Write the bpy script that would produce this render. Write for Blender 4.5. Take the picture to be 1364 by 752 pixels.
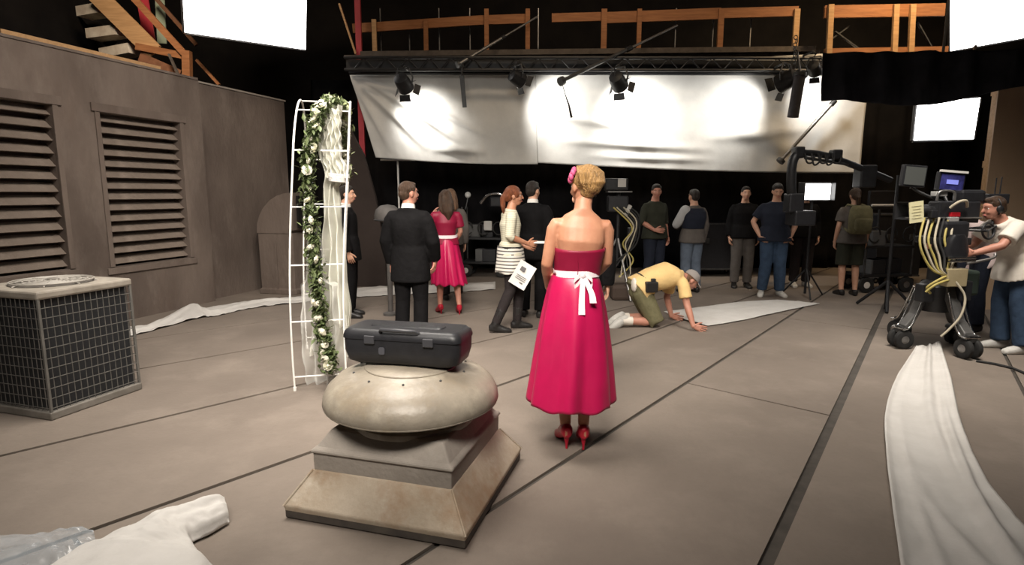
import bpy, bmesh, math, random
from mathutils import Vector as V, Matrix, noise as mnoise
random.seed(7)
R = math.radians
for o in list(bpy.data.objects): bpy.data.objects.remove(o)
scn = bpy.context.scene
col = scn.collection
# ------------------------------------------------------------------ camera
FPX, CAMH, PITCH = 772.0, 1.6, math.atan(118/772.0)
cam = bpy.data.objects.new('camera', bpy.data.cameras.new('camera'))
col.objects.link(cam)
cam.location = (0, 0, CAMH); cam.rotation_euler = (math.pi/2-PITCH, 0, 0)
cam.data.sensor_width = 36; cam.data.lens = FPX/1364*36
cam.data.clip_start = .05; cam.data.clip_end = 100
scn.camera = cam
# ------------------------------------------------------------------ world, exposure
w = bpy.data.worlds.new('stage_dark'); scn.world = w; w.use_nodes = True
w.node_tree.nodes['Background'].inputs[0].default_value = (.012, .011, .012, 1)
w.node_tree.nodes['Background'].inputs[1].default_value = 1.0
vs = scn.view_settings
vs.view_transform = 'Standard'; vs.look = 'None'; vs.gamma = 1; vs.use_curve_mapping = False
vs.exposure = 0.0
# ------------------------------------------------------------------ unseen lights above the set: soft overheads and added fills
def area(name, loc, aim, sx, sy, power, c=(1, .93, .84), spread=150):
    l = bpy.data.lights.new(name, 'AREA'); l.shape = 'RECTANGLE'; l.size = sx; l.size_y = sy
    l.energy = power; l.color = c; l.spread = R(spread)
    o = bpy.data.objects.new(name, l); col.objects.link(o); o.location = loc
    o.rotation_euler = (V(aim)-V(loc)).to_track_quat('-Z', 'Y').to_euler()
    return o
area('overhead_soft_light', (-1.5, 4.2, 5.4), (-1.5, 4.6, 0), 2.4, 2.4, 150, spread=96)
area('overhead_soft_light', (3.1, 4.0, 5.4), (4.1, 5.6, .3), 1.8, 1.8, 92, spread=76)
area('overhead_soft_light', (-0.6, 0.2, 4.4), (-.6, 5.6, .8), 2.4, 1.4, 122, spread=66)  # front fill from the camera side, added to lift figures and wall
area('overhead_soft_light', (-.9, 4.2, 5.3), (-4.8, 7.9, 1.9), 1.6, 1.2, 62, (1, .90, .80), 80)  # extra unseen light, added to brighten the left plaster wall
area('rafter_work_light', (1.5, 7.6, 6.7), (1.2, 11.4, 4.4), 5.0, .6, 48, (1, .78, .55), 110)  # no fixture here; added to brighten the catwalk timber
area('rafter_work_light', (6.3, 8.6, 6.6), (6.6, 10.5, 4.6), 1.2, .5, 80, (1, .72, .42), 100)  # unseen warm fill, added for the right catwalk bay
area('rafter_work_light', (-4.6, 7.4, 6.2), (-5.6, 10.2, 4.2), 1.2, .5, 50, (1, .80, .60), 100)  # added out of view to brighten the timber stair
# ------------------------------------------------------------------ measuring helpers (photo point -> place in the room)
_c, _s = math.cos(PITCH), math.sin(PITCH)
def ray(u, v):
    a, b = u-682, v-376
    return (a, FPX*_c-b*_s, -FPX*_s-b*_c)
def gp(u, v, z=0.0):
    r = ray(u, v); t = (z-CAMH)/r[2]; return V((r[0]*t, r[1]*t, z))
def at(u, v, y):
    r = ray(u, v); t = y/r[1]; return V((r[0]*t, y, CAMH+r[2]*t))
# ------------------------------------------------------------------ materials
MATS = {}
def pm(name, c1, c2=None, scale=6, rough=.75, metal=0, bump=0, bscale=80, stretch=(1, 1, 1), emit=0, spec=.4,
       alpha=1, detail=6, trans=0, sheen=0, coat=0):
    if name in MATS: return MATS[name]
    m = bpy.data.materials.new(name); m.use_nodes = True
    nt = m.node_tree; N = nt.nodes; L = nt.links
    b = N['Principled BSDF']
    b.inputs['Roughness'].default_value = rough; b.inputs['Metallic'].default_value = metal
    b.inputs['Specular IOR Level'].default_value = spec
    b.inputs['Alpha'].default_value = alpha
    b.inputs['Base Color'].default_value = (*c1, 1)
    if trans: b.inputs['Transmission Weight'].default_value = trans
    if sheen: b.inputs['Sheen Weight'].default_value = sheen
    if coat: b.inputs['Coat Weight'].default_value = coat
    if emit:
        b.inputs['Emission Color'].default_value = (*c1, 1); b.inputs['Emission Strength'].default_value = emit
    tc = N.new('ShaderNodeTexCoord'); mp = N.new('ShaderNodeMapping'); mp.inputs['Scale'].default_value = stretch
    L.new(tc.outputs['Object'], mp.inputs['Vector'])
    if c2 is not None:
        n = N.new('ShaderNodeTexNoise'); n.inputs['Scale'].default_value = scale; n.inputs['Detail'].default_value = detail
        n.inputs['Roughness'].default_value = .6
        L.new(mp.outputs[0], n.inputs['Vector'])
        rp = N.new('ShaderNodeValToRGB'); rp.color_ramp.elements[0].position = .34; rp.color_ramp.elements[1].position = .66
        rp.color_ramp.elements[0].color = (*c1, 1); rp.color_ramp.elements[1].color = (*c2, 1)
        L.new(n.outputs['Fac'], rp.inputs[0]); L.new(rp.outputs[0], b.inputs['Base Color'])
    if bump:
        n2 = N.new('ShaderNodeTexNoise'); n2.inputs['Scale'].default_value = bscale; n2.inputs['Detail'].default_value = 4
        L.new(mp.outputs[0], n2.inputs['Vector'])
        bp = N.new('ShaderNodeBump'); bp.inputs['Strength'].default_value = bump; bp.inputs['Distance'].default_value = .02
        L.new(n2.outputs['Fac'], bp.inputs['Height']); L.new(bp.outputs[0], b.inputs['Normal'])
    MATS[name] = m
    return m
def stained(name, base, dark, light, s1=.8, s2=5, rough=.85, bump=.25, bs=50, stretch=(1, 1, 1), warm=None):
    """two scales of blotches plus fine grain: weathered plaster, roofing felt, galvanised sheet"""
    m = pm(name, base, dark, s1, rough, bump=bump, bscale=bs, stretch=stretch)
    nt = m.node_tree; N = nt.nodes; L = nt.links; b = N['Principled BSDF']
    src = b.inputs['Base Color'].links[0].from_socket
    mp = [n for n in N if n.type == 'MAPPING'][0]
    def layer(src, scale, c, lo, hi, amt):
        n = N.new('ShaderNodeTexNoise'); n.inputs['Scale'].default_value = scale; n.inputs['Detail'].default_value = 8
        n.inputs['Roughness'].default_value = .65
        L.new(mp.outputs[0], n.inputs['Vector'])
        r = N.new('ShaderNodeMapRange'); r.inputs[1].default_value = lo; r.inputs[2].default_value = hi; r.inputs[4].default_value = amt
        L.new(n.outputs['Fac'], r.inputs[0])
        x = N.new('ShaderNodeMix'); x.data_type = 'RGBA'; x.inputs[7].default_value = (*c, 1)
        L.new(r.outputs[0], x.inputs[0]); L.new(src, x.inputs[6]); return x.outputs[2]
    src = layer(src, s2, light, .5, .75, .6)
    if warm: src = layer(src, s2*.37, warm, .52, .72, .7)
    src = layer(src, s2*14, tuple(k*.72 for k in base), .5, .8, .35)
    L.new(src, b.inputs['Base Color'])
    return m
def stripes(name, ca, cb, freq, axis=2, duty=.5, rough=.8):
    m = pm(name, ca, None, rough=rough)
    nt = m.node_tree; N = nt.nodes; L = nt.links; b = N['Principled BSDF']
    tc = [n for n in N if n.type == 'TEX_COORD'][0]
    sp = N.new('ShaderNodeSeparateXYZ'); L.new(tc.outputs['Object'], sp.inputs[0])
    mu = N.new('ShaderNodeMath'); mu.operation = 'MULTIPLY'; mu.inputs[1].default_value = freq
    fr = N.new('ShaderNodeMath'); fr.operation = 'FRACT'; gt = N.new('ShaderNodeMath'); gt.operation = 'GREATER_THAN'; gt.inputs[1].default_value = duty
    L.new(sp.outputs[axis], mu.inputs[0]); L.new(mu.outputs[0], fr.inputs[0]); L.new(fr.outputs[0], gt.inputs[0])
    x = N.new('ShaderNodeMix'); x.data_type = 'RGBA'; x.inputs[6].default_value = (*ca, 1); x.inputs[7].default_value = (*cb, 1)
    L.new(gt.outputs[0], x.inputs[0]); L.new(x.outputs[2], b.inputs['Base Color'])
    return m
M_floor = stained('roof_felt', (.205, .168, .138), (.145, .117, .096), (.25, .208, .172), .55, 1.6, .8, .18, 30)
M_seam = pm('tar_seam', (.045, .038, .032), (.07, .06, .05), 9, .8)
M_wall = stained('weathered_plaster', (.19, .15, .125), (.085, .064, .053), (.25, .205, .175), .7, 2.2, .9, .4, 25, (1, 1, .45), warm=(.13, .09, .07))
M_louv = stained('weathered_louvre', (.24, .195, .16), (.16, .125, .10), (.31, .26, .215), 2, 5, .75, .2, 40)
M_black = pm('black_drape', (.008, .008, .009), (.014, .013, .014), 3, .95, bump=.3, bscale=8, spec=.1)
M_dark = pm('dark_stage_wall', (.010, .009, .009), (.016, .014, .013), 2, .9, spec=.1)
M_blk = pm('black_metal', (.012, .012, .013), (.02, .02, .022), 12, .45)
M_blkp = pm('black_plastic', (.014, .014, .016), (.02, .02, .023), 20, .42, bump=.08, bscale=200)
M_steel = pm('grey_steel', (.32, .31, .30), (.22, .21, .2), 10, .38, .8)
M_dsteel = pm('dark_steel', (.10, .10, .10), (.06, .06, .06), 10, .45, .6)
M_chrome = pm('chrome', (.62, .61, .6), (.5, .49, .48), 10, .22, 1)
M_wood = pm('orange_timber', (.34, .145, .055), (.24, .095, .035), 5, .7, stretch=(.6, 6, 6), bump=.15, bscale=30)
M_wood2 = pm('pale_timber', (.50, .30, .14), (.38, .22, .10), 5, .7, stretch=(.6, 6, 6), bump=.15, bscale=30)
M_red = pm('red_paint', (.42, .035, .05), (.33, .03, .04), 6, .5)
M_silk = pm('grey_white_muslin', (.56, .55, .52), (.50, .49, .465), 3, .85, bump=.15, bscale=14)
M_white = pm('white_cloth', (.60, .575, .545), (.54, .515, .485), 4, .8, bump=.2, bscale=18)
M_wpaint = pm('white_paint', (.80, .78, .74), (.74, .72, .68), 8, .4)
M_tan = stained('tan_flat_paint', (.50, .355, .235), (.44, .31, .20), (.54, .385, .255), 1, 4, .85, .1, 20)
M_glow = pm('soft_light_diffuser', (1, .985, .96), emit=7)
M_rub = pm('rubber', (.015, .015, .015), (.025, .024, .023), 12, .8)
M_skin = pm('skin', (.58, .33, .225), (.52, .28, .185), 12, .5, bump=.03, bscale=120)
M_skin2 = pm('skin_pale', (.46, .222, .132), (.39, .172, .10), 10, .48, bump=.03, bscale=120)
M_skin3 = pm('skin_ruddy', (.50, .24, .17), (.43, .19, .13), 10, .5)
M_lips = pm('lips', (.42, .12, .11), None, rough=.4)
M_eyew = pm('eye_white', (.75, .73, .7), None, rough=.2)
M_iris = pm('iris', (.06, .035, .02), None, rough=.2)
def fabric(name, c, k=.75, sc=9, rough=.85, bump=.35, bs=22, spec=.2, sheen=0):
    return pm(name, c, tuple(x*k for x in c), sc, rough, bump=bump, bscale=bs, spec=spec, sheen=sheen)
M_suit = fabric('black_suit_cloth', (.0075, .007, .0075), .7, spec=.1)
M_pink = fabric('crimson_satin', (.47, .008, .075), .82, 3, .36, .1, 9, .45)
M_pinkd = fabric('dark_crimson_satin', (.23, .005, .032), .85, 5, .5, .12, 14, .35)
M_sash = fabric('white_ribbon', (.82, .70, .72), .92, 6, .5, .1, 30, .4)
M_jean = fabric('blue_denim', (.045, .075, .13), .7, 12)
M_ljean = fabric('pale_denim', (.13, .16, .21), .75, 12)
M_navy = fabric('navy_cotton', (.018, .022, .036), .8)
M_green = fabric('olive_cotton', (.035, .037, .026), .8)
M_khaki = fabric('khaki_cotton', (.17, .155, .085), .75, 14)
M_yel = fabric('yellow_cotton', (.78, .54, .24), .88, 5)
M_wtee = fabric('white_cotton', (.74, .68, .60), .92, 5)
M_ptee = fabric('pale_pink_cotton', (.62, .50, .48), .9, 5)
M_grey = fabric('grey_cotton', (.12, .105, .095), .8)
M_legg = fabric('charcoal_leggings', (.022, .017, .017), .8)
M_shoeb = pm('black_leather', (.012, .011, .011), (.02, .018, .017), 12, .4)
M_shoer = pm('red_leather', (.42, .012, .03), (.34, .01, .025), 12, .35)
M_shoew = pm('white_trainer', (.62, .60, .56), (.45, .43, .4), 14, .6)
def hairm(name, c): return pm(name, tuple(k*.45 for k in c), c, 26, .45, bump=.8, bscale=55, stretch=(3.2, 3.2, .5), detail=3)
M_blond = hairm('blond_hair', (.42, .235, .085)); M_brown = hairm('brown_hair', (.075, .04, .022)); M_dkhair = hairm('dark_hair', (.025, .017, .012))
M_auburn = hairm('auburn_hair', (.21, .06, .022)); M_ltbrown = hairm('light_brown_hair', (.24, .13, .07))
# ------------------------------------------------------------------ mesh builder
def frame_of(t, hint=None):
    t = t.normalized(); h = V(hint) if hint else V((0, 0, 1))
    if abs(t.dot(h.normalized())) > .97: h = V((0, 1, 0)) if abs(t.y) < .9 else V((1, 0, 0))
    a = t.cross(h).normalized(); return a, a.cross(t).normalized()
class MB:
    def __init__(s): s.v = []; s.f = []
    def loft(s, rings, cap=True, closed=False):
        n = len(rings[0]); b = len(s.v)
        for r in rings: s.v += [tuple(p) for p in r]
        m = len(rings)
        for i in range(m if closed else m-1):
            for j in range(n):
                a0 = b+i*n; a1 = b+((i+1) % m)*n; k = (j+1) % n
                s.f.append((a0+j, a0+k, a1+k, a1+j))
        if cap and not closed:
            s.f.append(tuple(b+j for j in reversed(range(n)))); s.f.append(tuple(b+(m-1)*n+j for j in range(n)))
        return s
    def ring(s, c, a, b, ra, rb, n=16, pw=2.0):
        out = []
        for k in range(n):
            t = 2*math.pi*k/n; x, y = math.cos(t), math.sin(t)
            x = math.copysign(abs(x)**(2/pw), x); y = math.copysign(abs(y)**(2/pw), y)
            out.append(V(c)+V(a)*x*ra+V(b)*y*rb)
        return out
    def tube(s, pts, r, n=10, closed=False, hint=None, round_=False):
        pts = [V(p) for p in pts]; m = len(pts)
        rr = r if isinstance(r, (list, tuple)) else [r]*m
        rings = []; a = None
        for i, p in enumerate(pts):
            if closed: t = pts[(i+1) % m]-pts[i-1]
            else: t = pts[min(i+1, m-1)]-pts[max(i-1, 0)]
            t.normalize()
            if a is None: a, bb = frame_of(t, hint)
            else:
                a = a-t*a.dot(t)
                if a.length < 1e-5: a, _ = frame_of(t, hint)
                a.normalize(); bb = a.cross(t)
            if round_ and not closed and i == 0:
                for q in (.02, .5, .85): rings.append(s.ring(p-t*rr[0]*math.sqrt(1-q*q), a, -bb, rr[0]*q, rr[0]*q, n))
            rings.append(s.ring(p, a, -bb, rr[i], rr[i], n))
            if round_ and not closed and i == m-1:
                for q in (.85, .5, .02): rings.append(s.ring(p+t*rr[i]*math.sqrt(1-q*q), a, -bb, rr[i]*q, rr[i]*q, n))
        return s.loft(rings, closed=closed)
    def ball(s, c, r, M=None, nu=16, nv=10):
        if not isinstance(r, (list, tuple)): r = (r, r, r)
        c = V(c); rings = []
        for i in range(nv+1):
            ph = -math.pi/2+math.pi*(i+.02 if i == 0 else i-.02 if i == nv else i)/nv
            ring = []
            for k in range(nu):
                t = 2*math.pi*k/nu
                p = V((math.cos(ph)*math.cos(t)*r[0], math.cos(ph)*math.sin(t)*r[1], math.sin(ph)*r[2]))
                ring.append(c+((M @ p) if M else p))
            rings.append(ring)
        return s.loft(rings)
    def box(s, c, size, M=None):
        c = V(c); x, y, z = (k/2 for k in size)
        rings = [[c+((M @ V(p)) if M else V(p)) for p in ((-x, -y, k), (x, -y, k), (x, y, k), (-x, y, k))] for k in (-z, z)]
        return s.loft(rings)
    def bar(s, p, q, w, h, hint=None):
        p, q = V(p), V(q); a, b = frame_of(q-p, hint)
        rings = [[e+a*i*w/2+b*j*h/2 for i, j in ((-1, 1), (1, 1), (1, -1), (-1, -1))] for e in (p, q)]
        return s.loft(rings)
    def lathe(s, prof, n=32, c=(0, 0, 0), M=None, cap=True, closed=False):
        c = V(c); rings = []
        for r, z in prof:
            ring = [V((max(r, 1e-4)*math.cos(2*math.pi*k/n), max(r, 1e-4)*math.sin(2*math.pi*k/n), z)) for k in range(n)]
            rings.append([c+((M @ p) if M else p) for p in ring])
        return s.loft(rings, cap, closed)
    def grid(s, fn, nu, nv):
        b = len(s.v)
        for i in range(nu+1):
            for j in range(nv+1): s.v.append(tuple(fn(i/nu, j/nv)))
        for i in range(nu):
            for j in range(nv):
                a = b+i*(nv+1)+j; s.f.append((a, a+nv+1, a+nv+2, a+1))
        return s
    def torus(s, c, R_, r, axis=(0, 0, 1), n=28, m=8):
        t = V(axis).normalized(); a, b = frame_of(t)
        return s.tube([V(c)+a*R_*math.cos(2*math.pi*k/n)+b*R_*math.sin(2*math.pi*k/n) for k in range(n)], r, m, closed=True)
    def build(s, name, mat, parent=None, smooth=0, bevel=0, remesh=0, relax=0, solid=0, fix=True):
        me = bpy.data.meshes.new(name); me.from_pydata([tuple(p) for p in s.v], [], s.f); me.update()
        if fix:
            bm = bmesh.new(); bm.from_mesh(me); bmesh.ops.recalc_face_normals(bm, faces=bm.faces); bm.to_mesh(me); bm.free()
        o = bpy.data.objects.new(name, me); col.objects.link(o)
        if remesh:
            md = o.modifiers.new('r', 'REMESH'); md.mode = 'VOXEL'; md.voxel_size = remesh
            if relax: sm = o.modifiers.new('s', 'SMOOTH'); sm.iterations = relax; sm.factor = .5
            dg = bpy.context.evaluated_depsgraph_get(); me2 = bpy.data.meshes.new_from_object(o.evaluated_get(dg))
            o.modifiers.clear(); o.data = me2; bpy.data.meshes.remove(me); me = me2; me.name = name; smooth = smooth or 180
        me.materials.clear(); me.materials.append(mat)
        if smooth:
            me.shade_smooth()
            if smooth < 180: me.set_sharp_from_angle(angle=R(smooth))
        if solid: sd = o.modifiers.new('solid', 'SOLIDIFY'); sd.thickness = solid; sd.offset = 0
        if bevel:
            bv = o.modifiers.new('bevel', 'BEVEL'); bv.width = bevel; bv.segments = 2; bv.limit_method = 'ANGLE'; bv.angle_limit = R(40)
        if parent: o.parent = parent
        return o
def tag(o, label=None, cat=None, group=None, kind=None):
    if label: o['label'] = label
    if cat: o['category'] = cat
    if group: o['group'] = group
    if kind: o['kind'] = kind
    return o
def thing(name, label, cat, loc=(0, 0, 0), rz=0, group=None):
    o = bpy.data.objects.new(name, None); col.objects.link(o); o.empty_display_size = .1
    o.location = loc; o.rotation_euler = (0, 0, rz)
    return tag(o, label, cat, group)
def inst(o, parent, loc=None, rot=None, sc=None):
    c = o.copy(); col.objects.link(c); c.parent = parent
    if loc is not None: c.location = loc
    if rot is not None: c.rotation_euler = rot
    if sc is not None: c.scale = sc
    return c
def fbm(x, y, z=0, o=4): return mnoise.fractal(V((x, y, z)), 1.0, 2.0, o)
# ================================================================== SETTING
def structure(o): o['kind'] = 'structure'; return o
# floor: roofing sheets laid over a dark base, joints recessed
base = MB(); base.box((1, 5.25, -.035), (18, 16.5, .04)); fl = structure(base.build('floor', M_seam))
def clip(poly, p, n):
    out = []
    for i, a in enumerate(poly):
        b = poly[(i+1) % len(poly)]; da, db = (a-p).dot(n), (b-p).dot(n)
        if da >= 0: out.append(a)
        if (da >= 0) != (db >= 0): out.append(a+(b-a)*(da/(da-db)))
    return out
def line(a, b): return (V(a).to_2d(), (V(b)-V(a)).to_2d().normalized())
seams = [((-4.9, 5.6), 42, .03), ((-3.43, 5.2), 42.5, .034), ((-3.16, 3.38), 44.8, .036), ((-2.11, 2.49), 48, .036),
         ((.03, 2.94), 51.5, .034), ((1.11, 2.32), 54.1, .06), ((3.1, 3.0), 55, .03), ((5.0, 3.2), 55, .03)]
strips_ = []
for i in range(len(seams)+1):
    poly = [V((-8, -3)), V((10, -3)), V((10, 13.5)), V((-8, 13.5))]
    if i > 0:
        p, a, g = seams[i-1]; d = V((math.cos(R(a)), math.sin(R(a)))); n = V((d.y, -d.x)); poly = clip(poly, V(p)+n*g/2, n)
    if i < len(seams):
        p, a, g = seams[i]; d = V((math.cos(R(a)), math.sin(R(a)))); n = V((-d.y, d.x)); poly = clip(poly, V(p)+n*g/2, n)
    strips_.append(poly)
cuts = {5: [((1.55, 4.73), -41.7, .02), ((3.9, 7.1), -41, .016)], 4: [((-.6, 1.2), -42, .02), ((2.6, 8.6), -42, .015)],
        6: [((4.6, 6.7), -36, .02)]}
pan = []
for i, poly in enumerate(strips_):
    ps = [poly]
    for p, a, g in cuts.get(i, []):
        d = V((math.cos(R(a)), math.sin(R(a)))); n = V((-d.y, d.x)); nx = []
        for q in ps:
            for sg in (1, -1):
                c = clip(q, V(p)+n*sg*g/2, n*sg)
                if len(c) > 2: nx.append(c)
        ps = nx
    pan += ps
for poly in pan:
    if len(poly) < 3: continue
    m = MB(); m.loft([[V((p.x, p.y, z)) for p in poly] for z in (-.014, 0)])
    m.build('roofing_sheet', M_floor, fl)
# left wall, in its own frame: x along the wall (away from the camera), y = room side is -y after rotation
WD = V((.3106, .9505, 0)); WN = V((.9505, -.3106, 0)); W0 = V((-4.86, 7.46, 0))
wr = Matrix(((WD.x, WN.x, 0), (WD.y, WN.y, 0), (0, 0, 1)))           # local (along, out, up) -> world
def wp(a, o, z): return W0+WD*a+WN*o+V((0, 0, z))
def wbox(m, a0, a1, o0, o1, z0, z1): return m.box(wp((a0+a1)/2, (o0+o1)/2, (z0+z1)/2), (a1-a0, o1-o0, z1-z0), wr)
LV = [(-2.05, -.84, .74, 2.58), (-.30, .83, .70, 2.57)]
m = MB()
wbox(m, -7, LV[0][0], -.25, 0, 0, 3.2); wbox(m, LV[0][1], LV[1][0], -.25, 0, 0, 3.2); wbox(m, LV[1][1], 1.22, -.25, 0, 0, 3.2)
for a0, a1, z0, z1 in LV: wbox(m, a0, a1, -.25, 0, 0, z0); wbox(m, a0, a1, -.25, 0, z1, 3.2)
wl = structure(m.build('wall_left', M_wall))
m = MB(); wbox(m, 1.22, 3.2, -.42, -.15, 0, 3.2); m.build('wall_section', M_wall, wl)
m = MB(); wbox(m, 1.2, 3.22, -.43, -.13, 3.2, 3.225); structure(m.build('trim_1', pm('coping', (.34, .30, .26), (.24, .21, .18), 6, .7)))
m = MB(); wbox(m, -7, 1.2, -.27, .015, 3.2, 3.23); structure(m.build('trim_2', M_wall))
for k, (a0, a1, z0, z1) in enumerate(LV):
    t = thing('louvre_vent', ('wide weathered louvre vent in the plaster wall behind the air conditioner', 'weathered louvre vent in the plaster wall beside the vertical wall joint')[k], 'vent', wp((a0+a1)/2, 0, z0))
    t.rotation_euler = Matrix(((-WD.x, WN.x, 0), (-WD.y, WN.y, 0), (0, 0, 1))).to_euler()
    wdt, hgt = a1-a0, z1-z0
    m = MB(); fr = .10
    m.box((0, .012, hgt+fr*.5), (wdt+2*fr, .03, fr)); m.build('lintel', M_wall, t, bevel=.006)
    m = MB(); m.box((0, .01, -.05), (wdt+2*fr, .03, .08)); m.build('sill', M_wall, t, bevel=.006)
    for sx in (-1, 1): m = MB(); m.box((sx*(wdt/2+.03), .008, hgt/2), (.06, .02, hgt)); m.build('jamb', M_wall, t, bevel=.005)
    m = MB(); m.box((0, -.235, hgt/2), (wdt, .03, hgt)); m.build('back_panel', pm('dark_brown_backing', (.07, .05, .042), (.05, .036, .03), 5, .9), t)
    n = 13 if k == 0 else 14; pitch = hgt/n; first = None
    for i in range(n):
        z = pitch*(i+.5)
        if first is None:
            s_ = MB(); s_.loft([[V((x, -.03+.0, -pitch*.26)), V((x, -.045, -pitch*.31)), V((x, -.165, pitch*.40)), V((x, -.15, pitch*.46))] for x in (-wdt/2, wdt/2)])
            first = s_.build('slat', M_louv, t); first.location = (0, 0, z)
        else: inst(first, t, (0, 0, z), (R(random.uniform(-2, 2)), 0, R(random.uniform(-.25, .25))))
# back wall, right wall, ceiling of the dark stage
m = MB(); m.box((1, 13.4, 3.6), (18, .1, 7.2)); structure(m.build('wall_back', M_dark))
m = MB(); m.box((9.9, 5.2, 3.6), (.1, 16.4, 7.2)); structure(m.build('wall_right', M_dark))
m = MB(); m.box((-7.95, 5.2, 3.6), (.1, 16.4, 7.2)); structure(m.build('wall_outer', M_dark))
m = MB(); m.box((1, 5.2, 7.25), (18, 16.5, .1)); structure(m.build('ceiling', M_dark))
# long black drape behind the crew, hung in folds
def drape(name, p, q, z0, z1, label, amp=.06, waves=40, mat=M_black, seed=0, cat='drape', sag=0):
    p, q = V(p), V(q); d = (q-p); n = V((d.y, -d.x, 0)).normalized(); m = MB()
    def fn(a, b):
        k = amp*(math.sin(a*waves*2+seed)+.5*math.sin(a*waves*5.1+2*seed))*(1-.5*b)
        e = p+d*a+n*(k+.05*fbm(a*6+seed, b*2))
        return V((e.x, e.y, z0+(z1-z0)*b-sag*math.sin(math.pi*a)*b))
    m.grid(fn, 220, 10)
    return tag(m.build(name, mat, smooth=180, solid=.01), label, cat)
drape('black_drape', (-4.2, 12.6, 0), (9.5, 12.6, 0), .0, 3.95, 'long black drape hung across the back of the stage behind the crew', .07, 60)
# tan flat on the right with its timber bracing behind
t = thing('scenery_flat', 'tall tan painted scenery flat standing behind the camera operator', 'scenery flat', (7.45, 7.92, 0), R(-4))
m = MB(); m.box((0, 0, 1.5), (2.0, .02, 3.0)); m.build('panel', M_tan, t)
for x in (-.98, -.33, .33, .98): m = MB(); m.box((x, .055, 1.5), (.04, .09, 3.0)); m.build('stile', M_wood2, t)
for z in (.05, 1.0, 2.0, 2.95): m = MB(); m.box((0, .12, z), (1.98, .04, .09)); m.build('rail', M_wood2, t)
# dark slanted set piece beyond the arch
t = thing('scenery_wedge', 'dark brown slanted end piece of the rooftop set beyond the arch', 'scenery flat', (0, 0, 0))
yw = 9.98; P = [at(452, 150, yw), at(484, 205, yw), at(500, 262, yw), at(512, 330, yw)]
prof = [(-3.12, 0), (-3.12, 3.0), (P[0].x, 3.0), (P[1].x, P[1].z), (P[2].x, P[2].z), (P[3].x, P[3].z), (P[3].x+.02, 0)]
m = MB(); m.loft([[V((x, y, z)) for x, z in prof] for y in (yw, yw+.1)])
m.build('face', fabric('dark_umber_paint', (.045, .034, .03), .8, 2, .9, .2, 12), t)
m = MB(); m.bar((-2.9, 10.12, 0), (-2.9, 10.12, 2.6), .09, .04); m.build('brace', M_wood2, t)
m = MB(); m.bar((-2.9, 10.16, 1.2), (-2.9, 10.5, .02), .09, .04); m.build('jack', M_wood2, t)

# ================================================================== OVERHEAD RIG
def post(t, name, p, q, w, h, mat, hint=None):
    m = MB(); m.bar(p, q, w, h, hint); return m.build(name, mat, t)
Yc = 11.2
cw = thing('catwalk', 'timber catwalk with orange guard rail above the hanging muslin', 'catwalk', (0, 0, 0))
def X(u, v=40, y=Yc): return at(u, v, y).x
rails = [((470, 38), (640, 27), .16), ((640, 27), (700, 25), .16), ((735, 24), (805, 22), .15), ((803, 24), (960, 18), .19), ((960, 18), (1063, 15), .17)]
for a, b, h in rails: post(cw, 'guard_rail', at(*a, Yc), at(*b, Yc), .045, h, M_wood, (0, 0, 1))
for u in (498, 567, 648, 703, 805, 852, 961, 1062):
    p = at(u, 12 if u > 600 else 26, Yc-.05); b = V((p.x, p.y, 4.05)); post(cw, 'post', b, p, .10 if u in (805, 961, 1062) else .08, .05, M_wood if u not in (498, 1062) else M_wood2, (0, 1, 0))
post(cw, 'deck_board', (-3.0, Yc+.1, 4.02), (5.5, Yc+.1, 4.10), .9, .06, fabric('grey_board', (.12, .10, .085), .7), (0, 0, 1))
post(cw, 'toe_board', (-2.7, Yc-.38, 4.06), (5.4, Yc-.38, 4.15), .03, .09, fabric('grey_board', (.12, .10, .085), .7), (0, 0, 1))
for u in (507, 545, 585, 626, 717, 900, 950, 1000): 
    p = at(u, 36, Yc+.2); m = MB(); m.tube([(p.x, p.y, 4.1), (p.x, p.y, 5.0 if u != 545 else 4.55)], .012, 6); m.build('hanger_rod', M_steel, cw)
post(cw, 'mid_rail', at(585, 72, Yc-.1), at(628, 71, Yc-.1), .03, .03, M_steel)
for u, c in ((475, M_red),):
    p = at(u, 2, 10.9); m = MB(); m.bar((p.x, p.y, 1.9), (p.x+.02, p.y, 5.4), .10, .06, (0, 1, 0)); m.build('red_post', c, cw)
p, q = at(452, 5, 10.8), at(474, 72, 10.8); post(cw, 'diagonal_brace', p, q, .05, .03, M_wood2)
# brighter bay on the right
cr = thing('catwalk', 'bright orange timber catwalk bay above the black cloth', 'catwalk', (0, 0, 0))
Yr = 10.4
post(cr, 'guard_rail', at(1098, 16, Yr), at(1258, 13, Yr), .045, .20, M_wood, (0, 0, 1))
post(cr, 'deck_beam', at(1098, 69, Yr), at(1262, 66, Yr), .05, .10, M_wood, (0, 0, 1))
for u in (1104, 1191, 1213): post(cr, 'post', at(u, 72, Yr-.05), at(u+3, 6, Yr-.05), .09, .05, M_wood2, (0, 1, 0))
post(cr, 'cross_brace', at(1112, 42, Yr+.1), at(1145, 66, Yr+.1), .05, .02, M_dsteel); post(cr, 'cross_brace', at(1132, 34, Yr+.12), at(1108, 52, Yr+.12), .05, .02, M_dsteel)
post(cr, 'cross_brace', at(1222, 30, Yr+.1), at(1240, 62, Yr+.1), .05, .02, M_dsteel)
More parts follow.
